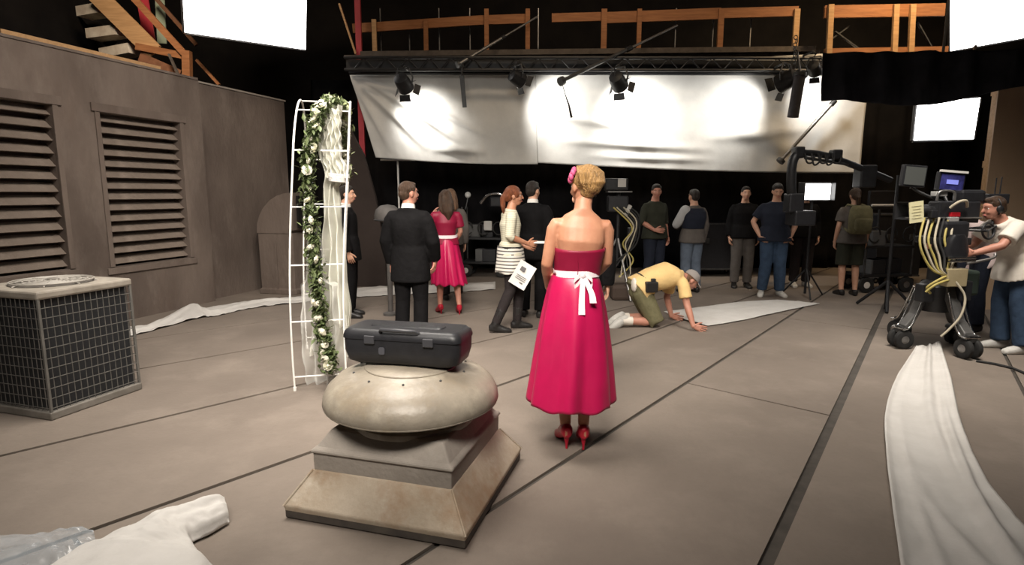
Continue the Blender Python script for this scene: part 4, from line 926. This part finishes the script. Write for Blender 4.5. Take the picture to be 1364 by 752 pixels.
# ---- crew in the dark background
def crew(label, loc, yaw, top, bot, s=1.0, fem=False, hair_=M_dkhair, sleeve='short', shorts=None, skin=M_skin, style='short', look=(0, 0, 0), J={}, shoes=M_shoeb, width=1.1):
    p = Person(label, loc, yaw, J, s, fem, skin, look, .012, width=width)
    p.trousers(bot, .02, 1.0 if shorts is None else shorts, 'trousers' if shorts is None else 'shorts'); p.shirt(top, .02, sleeve, .1); p.shoes(shoes, .008); p.hair(hair_, style); return p
crew('man in dark olive shirt standing behind the kneeling man', (2.36, 9.6, 0), 205, M_green, M_navy, 1.02, skin=M_skin3, look=(-30, -5, 0), J=dict(elR=(.27, .0, 1.13), wrR=(.16, .2, 1.0), hdR=(.1, .3, 1.0)), sleeve='elbow')
p = crew('person in grey hood, dark vest and pale jeans beside the man in olive', (2.92, 9.4, 0), 20, M_grey, M_ljean, .97, sleeve='long', J=dict(elL=(-.26, .08, 1.15), wrL=(-.12, .26, 1.1), hdL=(-.05, .34, 1.1)))
m = MB(); rg = p.torso(m, .03, 3, 7); m.build('vest', M_navy, p.o, remesh=.014, relax=2)
m = MB(); m.tube([p.J['shL'], p.J['shL'].lerp(p.J['elL'], .5), p.J['elL']], [.085, .078, .07], 12, round_=True); m.build('pale_sleeve', fabric('pale_grey_cotton', (.42, .42, .42), .9), p.o, smooth=180)
pk = dict(elL=(-.31, -.05, 1.14), wrL=(-.22, .06, .93), hdL=(-.17, .1, .85), elR=(.31, -.05, 1.14), wrR=(.22, .06, .93), hdR=(.17, .1, .85), anL=(-.13, -.03, .085), toL=(-.18, .14, .03), anR=(.13, -.03, .085), toR=(.18, .14, .03))
crew('heavy man in navy shirt and blue jeans with hands at his pockets', (4.1, 9.06, 0), 168, M_navy, M_jean, 1.02, J=pk, shoes=M_shoew, width=1.22, look=(0, -18, 0))
crew('person in dark clothes and grey trousers behind the heavy man in navy', (3.95, 9.9, 0), 170, M_suit, M_grey, 1.0, sleeve='long')
p = crew('woman in grey shirt and dark shorts wearing a khaki backpack', (5.36, 9.15, 0), -8, M_grey, M_green, .98, True, M_brown, shorts=.02, style='tied', shoes=M_shoeb, width=1.12)
m = MB(); c = p.J['C']+V((0, -.24, -.02)); m.loft([m.ring(c+V((0, dy, z_)), V((1, 0, 0)), V((0, 1, 0)), rx, ry, 20, 3.2) for z_, rx, ry, dy in ((-.23, .13, .08, 0), (-.2, .155, .105, 0), (0, .16, .11, 0), (.14, .15, .09, .01), (.2, .11, .06, .02))])
bk = m.build('backpack', M_khaki, p.o, smooth=60); tag(bk)
m = MB(); m.loft([m.ring(c+V((0, -.11, z_-.08)), V((1, 0, 0)), V((0, 1, 0)), rx, ry, 16, 3) for z_, rx, ry in ((-.1, .1, .03), (-.06, .12, .05), (.06, .12, .045), (.09, .1, .025))]); m.build('front_pocket', M_khaki, bk, smooth=60)
for q in (-1, 1): m = MB(); m.tube([c+V((q*.09, .07, .19)), p.J['C']+V((q*.10, .0, .19)), p.J['C']+V((q*.115, .15, .08)), p.J['C']+V((q*.13, .14, -.12)), c+V((q*.14, .06, -.2))], .017, 8); m.build('strap', M_khaki, bk, smooth=60)
crew('person in black clothes standing beyond the woman with the backpack', (5.02, 10.0, 0), 175, M_suit, M_legg, 1.0, sleeve='long', shoes=M_shoew)
# ---- camera operator and helper
oj = dict(P=(0, -.02, .93), W=(0, .03, 1.05), C=(0, .12, 1.20), N=(0, .23, 1.33), H=(0, .31, 1.455),
          shL=(-.18, .18, 1.285), shR=(.18, .18, 1.285), elL=(-.25, .36, 1.10), wrL=(-.17, .55, 1.02), hdL=(-.15, .66, 1.01), elR=(.24, .3, 1.08), wrR=(.12, .5, 1.05), hdR=(.06, .6, 1.06),
          knL=(-.11, .03, .5), knR=(.1, .06, .5), anL=(-.13, -.04, .085), toL=(-.15, .14, .03), anR=(.1, .02, .085), toR=(.12, .2, .03))
p = Person('camera operator in white shirt and blue jeans leaning on the camera dolly', (5.14, 5.83, 0), 84, oj, 1.0, False, M_skin3, (0, -8, 0), .009, width=1.14)
p.trousers(M_jean, .018, flare=.015, top=.05); p.shirt(M_wtee, .028, 'short', .14, 'shirt', .013); p.shoes(M_shoew, .01); p.hair(M_brown, 'short')
m = MB(); m.torus(p.hp(0, -.012, .02), .094, .006, p.HR @ V((0, 1, .0)), 28, 6); hs_ = m.build('headset_band', M_blk, p.o, smooth=180)
for q in (-1, 1): m = MB(); m.ball(p.hp(.088*q, -.005, -.005), (.018, .034, .038)); m.build('ear_cup', M_blk, hs_, smooth=180)
m = MB(); m.box(p.J['P']+V((-.2, .05, .02)), (.05, .09, .12)); m.build('belt_pouch', M_shoeb, p.o, bevel=.01)
p = crew('helper in pale pink shirt standing behind the camera dolly', (5.42, 6.75, 0), 95, M_ptee, M_navy, .94, hair_=M_dkhair, skin=M_skin3, J=dict(P=(0, -.1, .93), W=(0, -.04, 1.05), C=(0, .06, 1.22), N=(0, .16, 1.38), H=(0, .22, 1.52), shL=(-.18, .1, 1.32), shR=(.18, .1, 1.32), elL=(-.24, .25, 1.12), wrL=(-.16, .45, 1.05), hdL=(-.14, .55, 1.05), elR=(.24, .25, 1.12), wrR=(.16, .45, 1.05), hdR=(.14, .55, 1.05)))
# ================================================================== FILM EQUIPMENT
M_yellow = pm('yellow_cable', (.42, .34, .10), (.33, .27, .08), 9, .6); M_cream = pm('cream_cable', (.45, .40, .30), (.36, .32, .24), 9, .6)
def wheel(t, c, r, w_, ax=(1, 0, 0), name='wheel', hub=M_steel):
    q = V(ax).normalized().to_track_quat('Z', 'Y').to_matrix(); m = MB()
    m.lathe([(r*.55, -w_*.45), (r*.8, -w_*.5), (r*.96, -w_*.38), (r, 0), (r*.96, w_*.38), (r*.8, w_*.5), (r*.55, w_*.45)], 28, c, q); o = m.build(name, M_rub, t, smooth=50)
    m = MB(); m.lathe([(0, -w_*.52), (r*.3, -w_*.5), (r*.58, -w_*.38), (r*.58, w_*.38), (r*.3, w_*.5), (0, w_*.52)], 24, c, q); m.build('hub', hub, o, smooth=40); return o
def boxp(t, name, c, size, mat, bev=.01, rot=None):
    m = MB(); m.box((0, 0, 0), size); o = m.build(name, mat, t, bevel=bev); o.location = c
    if rot: o.rotation_euler = rot
    return o
def tubep(t, name, pts, r, mat, n=8, sm=True):
    m = MB(); pts = [V(p) for p in pts]
    if sm and len(pts) > 2: pts = [cr(pts, i/(6*(len(pts)-1))) for i in range(6*(len(pts)-1)+1)]
    m.tube(pts, r, n); return m.build(name, mat, t, smooth=60)
# ---- camera dolly on the right
cd = thing('camera_dolly', 'film camera on a wheeled pedestal dolly with handwheels, monitors and yellow cables', 'camera dolly', (4.42, 5.95, 0), R(0))
legs = [(-.34, -.02), (.06, -.42), (.36, .12), (-.06, .42)]
for (x, y) in legs:
    d = V((x, y, 0)).normalized(); sd = V((-d.y, d.x, 0))
    for k in (-1, 1): wheel(cd, V((x, y, .10))+sd*.05*k, .10, .055, sd)
    m = MB(); m.loft([m.ring(V((x, y, z_))-d*o_, sd, d, .05, .05, 8, 4) for z_, o_ in ((.17, 0), (.24, .0))]); m.build('caster_yoke', M_dsteel, cd)
    m = MB(); m.loft([[p+sd*.055, p-sd*.055, p-sd*.055+u_, p+sd*.055+u_] for p, u_ in ((V((x, y, .20)), V((0, 0, .05))), (V((x, y, 0))*.72+V((0, 0, .27)), V((0, 0, .10))), (V((x, y, 0))*.35+V((0, 0, .55)), V((0, 0, .16))))]); m.build('leg', pm('grey_cast_metal', (.15, .145, .14), (.09, .088, .085), 9, .5, .4), cd, bevel=.01)
    for k in (-1, 1): tubep(cd, 'leg_tube', [V((x, y, .215))+sd*.08*k+d*.04, V((x, y, 0))*.85+sd*.08*k+V((0, 0, .27)), V((x, y, 0))*.5+sd*.075*k+V((0, 0, .62))], .011, M_chrome)
    tubep(cd, 'leg_tube', [V((x, y, .215))+sd*.08+d*.04, V((x, y, .215))-sd*.08+d*.04], .011, M_chrome)
m = MB(); m.lathe([(.0, .40), (.16, .40), (.17, .46), (.17, .66), (.13, .70), (.10, .72), (.10, 1.02), (.085, 1.03), (.085, 1.10), (.0, 1.10)], 28); m.build('column', M_blk, cd, smooth=40)
boxp(cd, 'junction_box', (-.02, -.24, .78), (.21, .09, .18), pm('tan_box', (.40, .33, .20), (.32, .26, .15), 7, .6), .008, (0, 0, R(4)))
boxp(cd, 'battery_pack', (.12, -.19, .64), (.12, .10, .2), M_blkp); boxp(cd, 'battery_pack', (-.2, -.1, .6), (.12, .12, .18), M_blkp)
boxp(cd, 'turret', (0, 0, 1.13), (.34, .34, .07), M_blk); boxp(cd, 'geared_head', (.02, -.02, 1.24), (.26, .28, .18), M_blkp, .03)
m = MB(); m.loft([m.ring((-.02, -.22, z_), (1, 0, 0), (0, 1, 0), rx, .05, 16, 3) for z_, rx in ((.98, .11), (1.04, .12), (1.16, .09), (1.2, .06))]); m.build('counterweight_bag', M_blkp, cd, smooth=50)
for dz in (0, .03): tubep(cd, 'control_lever', [(-.13, -.29, .945+dz), (.13, -.29, .95+dz)], .012, M_chrome)
for c_, ax in (((.33, -.16, 1.235), (.25, -1, .1)), ((.46, -.05, 1.275), (.75, -.65, .1))):
    t_ = V(ax).normalized(); m = MB(); m.torus(c_, .078, .011, t_, 28, 8); hw_ = m.build('handwheel', M_blk, cd, smooth=180); a, b_ = frame_of(t_)
    for k in range(3): an = k*2.09+.5; tubep(hw_, 'spoke', [V(c_), V(c_)+(a*math.cos(an)+b_*math.sin(an))*.075], .007, M_dsteel)
    tubep(hw_, 'shaft', [V(c_), V((c_[0]*.4, c_[1]*.4+.02, 1.24))], .014, M_dsteel); tubep(hw_, 'knob', [V(c_)+a*.078, V(c_)+a*.078-t_*-.05], .012, M_blk)
boxp(cd, 'camera_body', (.08, 0, 1.43), (.42, .17, .19), M_blkp, .015); boxp(cd, 'film_magazine', (.22, .0, 1.57), (.26, .13, .14), M_blkp, .03)
boxp(cd, 'dovetail_plate', (0, 0, 1.325), (.6, .12, .03), M_dsteel, .004); 
boxp(cd, 'tally_panel', (.02, -.1, 1.395), (.10, .03, .045), pm('red_enamel', (.55, .02, .03), None, rough=.35), .005); boxp(cd, 'grey_module', (.0, -.11, 1.345), (.10, .04, .05), pm('module_grey', (.28, .27, .26), None), .006)
boxp(cd, 'red_strip', (.02, -.125, 1.312), (.10, .02, .014), pm('red_enamel', (.55, .02, .03), None), .003)
m = MB(); m.lathe([(.045, 0), (.05, .05), (.06, .06), (.06, .14), (.055, .15), (.07, .22), (.065, .225), (.05, .21)], 24, (-.13, 0, 1.43), V((-1, 0, 0)).to_track_quat('Z', 'Y').to_matrix()); m.build('lens', M_blk, cd, smooth=40)
m = MB(); m.loft([[V((x_, y_, z_+1.43)) for y_, z_ in ((-h1, -h2), (h1, -h2), (h1, h2), (-h1, h2))] for x_, h1, h2 in ((-.34, .07, .06), (-.44, .12, .09), (-.43, .11, .08), (-.345, .06, .05))]); m.build('matte_box', M_blk, cd)
tubep(cd, 'top_handle', [(-.1, 0, 1.53), (-.08, 0, 1.62), (.06, 0, 1.62), (.08, 0, 1.53)], .013, M_steel)
tubep(cd, 'support_rod', [(-.46, -.09, 1.36), (.3, -.09, 1.36)], .009, M_steel); tubep(cd, 'cable_loop', [(-.05, -.12, 1.46), (.0, -.16, 1.52), (.08, -.15, 1.53), (.12, -.12, 1.47)], .014, M_cream)
for c_, s3, mt, nm in (((-.3, .1, 1.78), (.26, .05, .22), pm('monitor_grey', (.09, .095, .09), None, rough=.5), 'monitor'), ((.1, .12, 1.72), (.30, .05, .19), M_blkp, 'monitor')):
    o = boxp(cd, nm, c_, s3, M_blkp, .008, (0, R(4), R(6)))
    m = MB(); m.box((0, -.028, 0), (s3[0]*.86, .004, s3[2]*.82)); m.build('screen', mt if mt is not M_blkp else pm('lit_blue_screen', (.07, .07, .30), (.015, .015, .06), 9, .3, emit=.0), o)
    if mt is M_blkp:
        m = MB(); m.box((.0, -.032, .0), (.13, .004, .045)); m.build('screen_readout', pm('blue_readout', (.22, .25, .75), None, emit=.5), o); m = MB(); m.box((0, -.03, .105), (.30, .03, .022)); m.build('sunshade_edge', M_wpaint, o)
    tubep(cd, 'monitor_arm', [(c_[0], c_[1]+.02, c_[2]-s3[2]*.5), (c_[0]*.6, c_[1], 1.6), (.05, .05, 1.5)], .014, M_dsteel)
boxp(cd, 'follow_focus', (-.22, -.13, 1.40), (.07, .06, .08), M_blkp); boxp(cd, 'transmitter', (-.05, .05, 1.60), (.12, .08, .05), pm('module_white', (.45, .44, .42), None), .006)
tubep(cd, 'antenna', [(.52, .05, 1.60), (.52, .05, 1.76)], .006, M_blk); tubep(cd, 'antenna', [(.57, .05, 1.60), (.575, .05, 1.77)], .006, M_blk); boxp(cd, 'receiver', (.53, .06, 1.55), (.22, .12, .10), M_blkp)
ps = boxp(cd, 'note_sheet', (-.38, -.12, 1.42), (.15, .006, .21), pm('pale_yellow_paper', (.78, .72, .42), (.7, .66, .42), 6, .8), 0, (0, R(-8), R(4)))
for k in range(5): m = MB(); m.box((0, -.005, .06-.03*k), (.1-.02*(k % 2), .002, .004)); m.build('pencil_line', pm('faint_pencil', (.48, .44, .26), None), ps)
rnd = random.Random(11)
for k in range(7):
    x0 = -.28+.05*k; mt = (M_yellow, M_cream, M_yellow, M_cream, M_rub, M_yellow, M_cream)[k]
    tubep(cd, 'cable', [(x0, -.1, 1.36), (x0-.08-.03*rnd.random(), -.2, 1.15), (x0-.06, -.24, .98), (x0*.5-.1, -.27, .84), (-.05, -.26, .8)], .011, mt)
tubep(cd, 'cable', [(-.03, -.28, .74), (.04, -.33, .60), (.0, -.36, .42), (-.1, -.36, .28), (-.16, -.34, .20)], .011, M_cream)
tubep(cd, 'cable', [(-.1, -.26, .8), (-.22, -.3, .76), (-.3, -.27, .68), (-.24, -.24, .62)], .012, M_yellow); tubep(cd, 'cable', [(-.1, -.28, .76), (-.26, -.33, .72), (-.33, -.3, .64)], .012, M_yellow)
tubep(cd, 'push_handle', [(.20, -.1, .9), (.42, -.14, .96), (.46, -.12, 1.0)], .014, M_steel); boxp(cd, 'motor', (.26, -.05, .70), (.16, .16, .26), pm('dark_green_enamel', (.03, .045, .035), None), .03)
# ---- crane arm with lit panel
ca = thing('camera_crane', 'black crane arm with looped cables over the standing crew', 'crane', (5.2, 8.0, 0))
o0 = ca.location
def L_(u, v, y): return at(u, v, y-.65)-o0
tubep(ca, 'post', [(0.05, 0, .0), (0.05, 0, 1.85)], .022, M_blk, sm=False)
tubep(ca, 'arm', [L_(1062, 203, 8.5), L_(1100, 207, 8.55), L_(1152, 226, 8.6), L_(1186, 240, 8.65)], .045, M_blk); tubep(ca, 'arm', [L_(1072, 210, 8.45), L_(1150, 222, 8.6)], .02, M_dsteel)
tubep(ca, 'drop_bracket', [L_(1066, 201, 8.5), L_(1056, 215, 8.45), L_(1054, 250, 8.45), L_(1058, 285, 8.5)], .06, M_blk)
for k in range(5): u = 1072+k*9; tubep(ca, 'cable', [L_(u, 204, 8.4), L_(u+3, 216+3*(k % 2), 8.4), L_(u+10, 216, 8.4), L_(u+13, 207, 8.4)], .012, M_rub)
boxp(ca, 'joint_housing', L_(1063, 203, 8.48), (.13, .14, .15), M_blk, .02); boxp(ca, 'joint_housing', L_(1113, 206, 8.5), (.13, .14, .13), M_blk, .02)
boxp(ca, 'remote_head', L_(1057, 270, 8.48), (.2, .2, .25), M_blkp, .02); boxp(ca, 'camera_pod', L_(1066, 290, 8.5), (.28, .3, .2), M_blkp, .02); boxp(ca, 'counterweight', L_(1152, 235, 8.66), (.22, .2, .3), M_blk, .02)
for k in range(3): a = k*2.09; tubep(ca, 'tripod_leg', [(.05, 0, .4), (.05+.4*math.cos(a), .4*math.sin(a), .02)], .022, M_blk, sm=False)
lp = thing('led_panel', 'bright rectangular light panel glowing under the crane arm', 'studio light', at(1087, 255, 8.9)); w_ = .42
m = MB(); m.box((0, 0, 0), (w_, .03, .24)); m.build('diffuser', M_glow, lp); m = MB(); m.box((0, .06, 0), (w_+.04, .08, .28)); m.build('housing', M_blk, lp, bevel=.01)
for q in (-1, 1): m = MB(); m.box((q*(w_/2+.02), -.05, 0), (.01, .14, .26)); m.build('barn_door', M_blk, lp)
tubep(lp, 'stand', [(0, .1, -.12), (0, .1, -lp.location.z+.05)], .02, M_blk, sm=False)
for k in range(3): a = k*2.09+.3; tubep(lp, 'stand_leg', [(0, .1, -lp.location.z+.45), (.35*math.cos(a), .1+.35*math.sin(a), -lp.location.z+.015)], .013, M_blk, sm=False)
# ---- equipment in the dark: carts and stands
def cart(label, loc, rz, seed):
    t = thing('equipment_cart', label, 'cart', loc, R(rz)); rn = random.Random(seed)
    for x in (-.35, .35):
        for y in (-.22, .22): wheel(t, (x, y, .13), .13, .06, (0, 1, 0), hub=M_wpaint if y < 0 and x < 0 else M_steel)
    for z in (.28, .75): boxp(t, 'shelf', (0, 0, z), (.86, .5, .04), M_blk, .005)
    for x in (-.41, .41):
        for y in (-.23, .23): tubep(t, 'upright', [(x, y, .26), (x, y, 1.35)], .016, M_dsteel, sm=False)
    for k in range(5): boxp(t, 'gear_case', (rn.uniform(-.28, .28), rn.uniform(-.1, .1), (.30, .77)[k % 2]+.12), (rn.uniform(.2, .3), .28, .24), (M_blkp, pm('gear_grey', (.10, .10, .10), None), M_blkp)[k % 3], .012)
    for k in range(3): tubep(t, 'cable_coil', [(-.3+.3*k+.1*math.cos(a*.7), -.25, .95+.12*math.sin(a*.7)) for a in range(9)], .012, M_rub)
    return t
t = cart('dark wheeled equipment cart with pale wheel hub behind the crimson dresses', (-.52, 11.35, 0), -8, 2)
boxp(t, 'lamp_head', (.25, -.1, 1.45), (.26, .2, .2), M_blkp, .03); boxp(t, 'white_module', (.1, -.26, 1.0), (.16, .06, .18), pm('module_white', (.45, .44, .42), None), .02); tubep(t, 'chrome_arc', [(-.05, -.2, 1.42), (.1, -.22, 1.58), (.32, -.22, 1.6), (.42, -.2, 1.52)], .03, M_chrome)
m = MB(); m.ball((-.32, -.1, 1.58), .06); m.build('lamp_bulb', pm('pearl_bulb', (.75, .75, .72), None, rough=.4), t, smooth=180); tubep(t, 'lamp_stem', [(-.32, -.1, 1.52), (-.36, -.15, 1.3)], .015, M_dsteel, sm=False)
t = cart('dark wheeled cart of black gear cases beside the camera dolly', (6.1, 9.6, 0), 6, 4); boxp(t, 'monitor', (-.1, -.1, 1.5), (.5, .06, .3), M_blkp); tubep(t, 'monitor_mast', [(-.1, -.05, 1.35), (-.1, -.05, .8)], .02, M_dsteel, sm=False)
tubep(t, 'white_bar', [(-.4, -.25, 1.42), (.1, -.25, 1.42)], .018, M_wpaint, sm=False)
# camera stand right of the bridesmaid
st = thing('video_stand', 'tripod stand loaded with monitor, clamps and tangled cables behind the woman in crimson', 'equipment stand', (1.62, 8.9, 0))
for k in range(3): a = k*2.09-1.2; tubep(st, 'tripod_leg', [(0, 0, .95), (.42*math.cos(a), .42*math.sin(a), .02)], .02, M_steel, sm=False); 
tubep(st, 'mast', [(0, 0, .5), (0, 0, 1.62)], .03, M_blk, sm=False); boxp(st, 'monitor', (-.05, -.02, 1.74), (.34, .2, .18), M_blk, .02); m = MB(); m.box((.02, -.13, 1.76), (.12, .01, .12)); m.build('white_label', pm('dim_white', (.45, .43, .4), None), st)
boxp(st, 'recorder', (-.02, -.02, 1.45), (.3, .22, .24), M_blkp, .02); boxp(st, 'shelf', (0, 0, 1.63), (.36, .26, .02), M_steel, .003); boxp(st, 'white_clip', (.12, -.14, 1.36), (.06, .05, .16), pm('dim_white', (.45, .43, .4), None), .01, (0, R(25), 0))
for k in range(6): tubep(st, 'cable', [(.05*k-.1, -.14, 1.4), (.18+.02*k, -.2, 1.1+.03*k), (.05+.04*k, -.18, .85), (.22-.05*k, -.16, .6), (.2*math.sin(k), -.2, .35)], .012, (M_yellow, M_cream, M_rub, M_cream, M_rub, M_rub)[k])
boxp(st, 'sandbag', (.1, -.12, .12), (.42, .3, .24), pm('brown_case', (.06, .04, .03), None), .05); boxp(st, 'focus_box', (.2, -.1, 1.0), (.14, .12, .2), M_blkp, .02)
# light stand with white T bar behind the suited man
ls = thing('light_stand', 'white T-topped light stand behind the suited man', 'light stand', at(531, 255, 10.95))
ls.location.z = 0; zt = at(531, 213, 10.95).z
tubep(ls, 'mast', [(0, 0, .05), (0, 0, zt)], .018, M_wpaint, sm=False); tubep(ls, 'cross_bar', [(-.32, 0, zt), (.32, 0, zt)], .016, M_wpaint, sm=False)
for k in range(3): a = k*2.09; tubep(ls, 'stand_leg', [(0, 0, .5), (.4*math.cos(a), .4*math.sin(a), .016)], .013, M_steel, sm=False)
# rounded grey bin beside the suited man
gb = thing('grey_vent_pipe', 'rounded grey pipe hood standing behind the suited man', 'pipe', (-1.62, 7.6, 0))
m = MB(); m.lathe([(.10, 0), (.10, .03), (.035, .05), (.035, 1.22), (.17, 1.26), (.175, 1.32), (.15, 1.40), (.09, 1.45), (0, 1.465)], 28); m.build('pipe', pm('dull_grey_paint', (.10, .09, .085), (.07, .065, .06), 6, .7), gb, smooth=40)
m = MB(); m.torus((0, 0, 1.265), .172, .01, n=32); m.build('rim', M_dsteel, gb)
# dark road cases filling the back
for k, (x, y, w2, h2) in enumerate(((4.0, 11.5, .9, 1.0), (6.9, 10.6, .8, 1.2), (-1.8, 11.8, .8, .9))):
    t = thing('road_case', ('black road case behind the crew under the broad muslin', 'black road case in the dark beyond the backpack woman', 'black road case behind the light stand')[k], 'case', (x, y, 0))
    boxp(t, 'body', (0, 0, h2/2+.1), (w2, .6, h2-.1), M_blkp, .012)
    for sx in (-1, 1):
        for sy in (-1, 1): wheel(t, (sx*(w2/2-.08), sy*.22, .05), .05, .03, (0, 1, 0), 'caster')
    for z in (.12, h2+.0): boxp(t, 'edge_band', (0, 0, z+.03), (w2+.015, .615, .03), M_dsteel, .004)
    for sx in (-1, 1): boxp(t, 'latch', (sx*w2*.25, -.308, h2*.7), (.08, .02, .1), M_dsteel, .004)
# floor cable and small debris on the right
m = MB(); m.tube([gp(1300, 482)+V((0, 0, .012)), gp(1325, 486)+V((0, 0, .012)), gp(1350, 492)+V((0, 0, .012)), gp(1380, 505)+V((0, 0, .012)), gp(1430, 520)+V((0, 0, .012))], .012, 8); tag(m.build('floor_cable', M_rub, smooth=60), 'dark cable lying on the floor behind the white satin runner', 'cable')
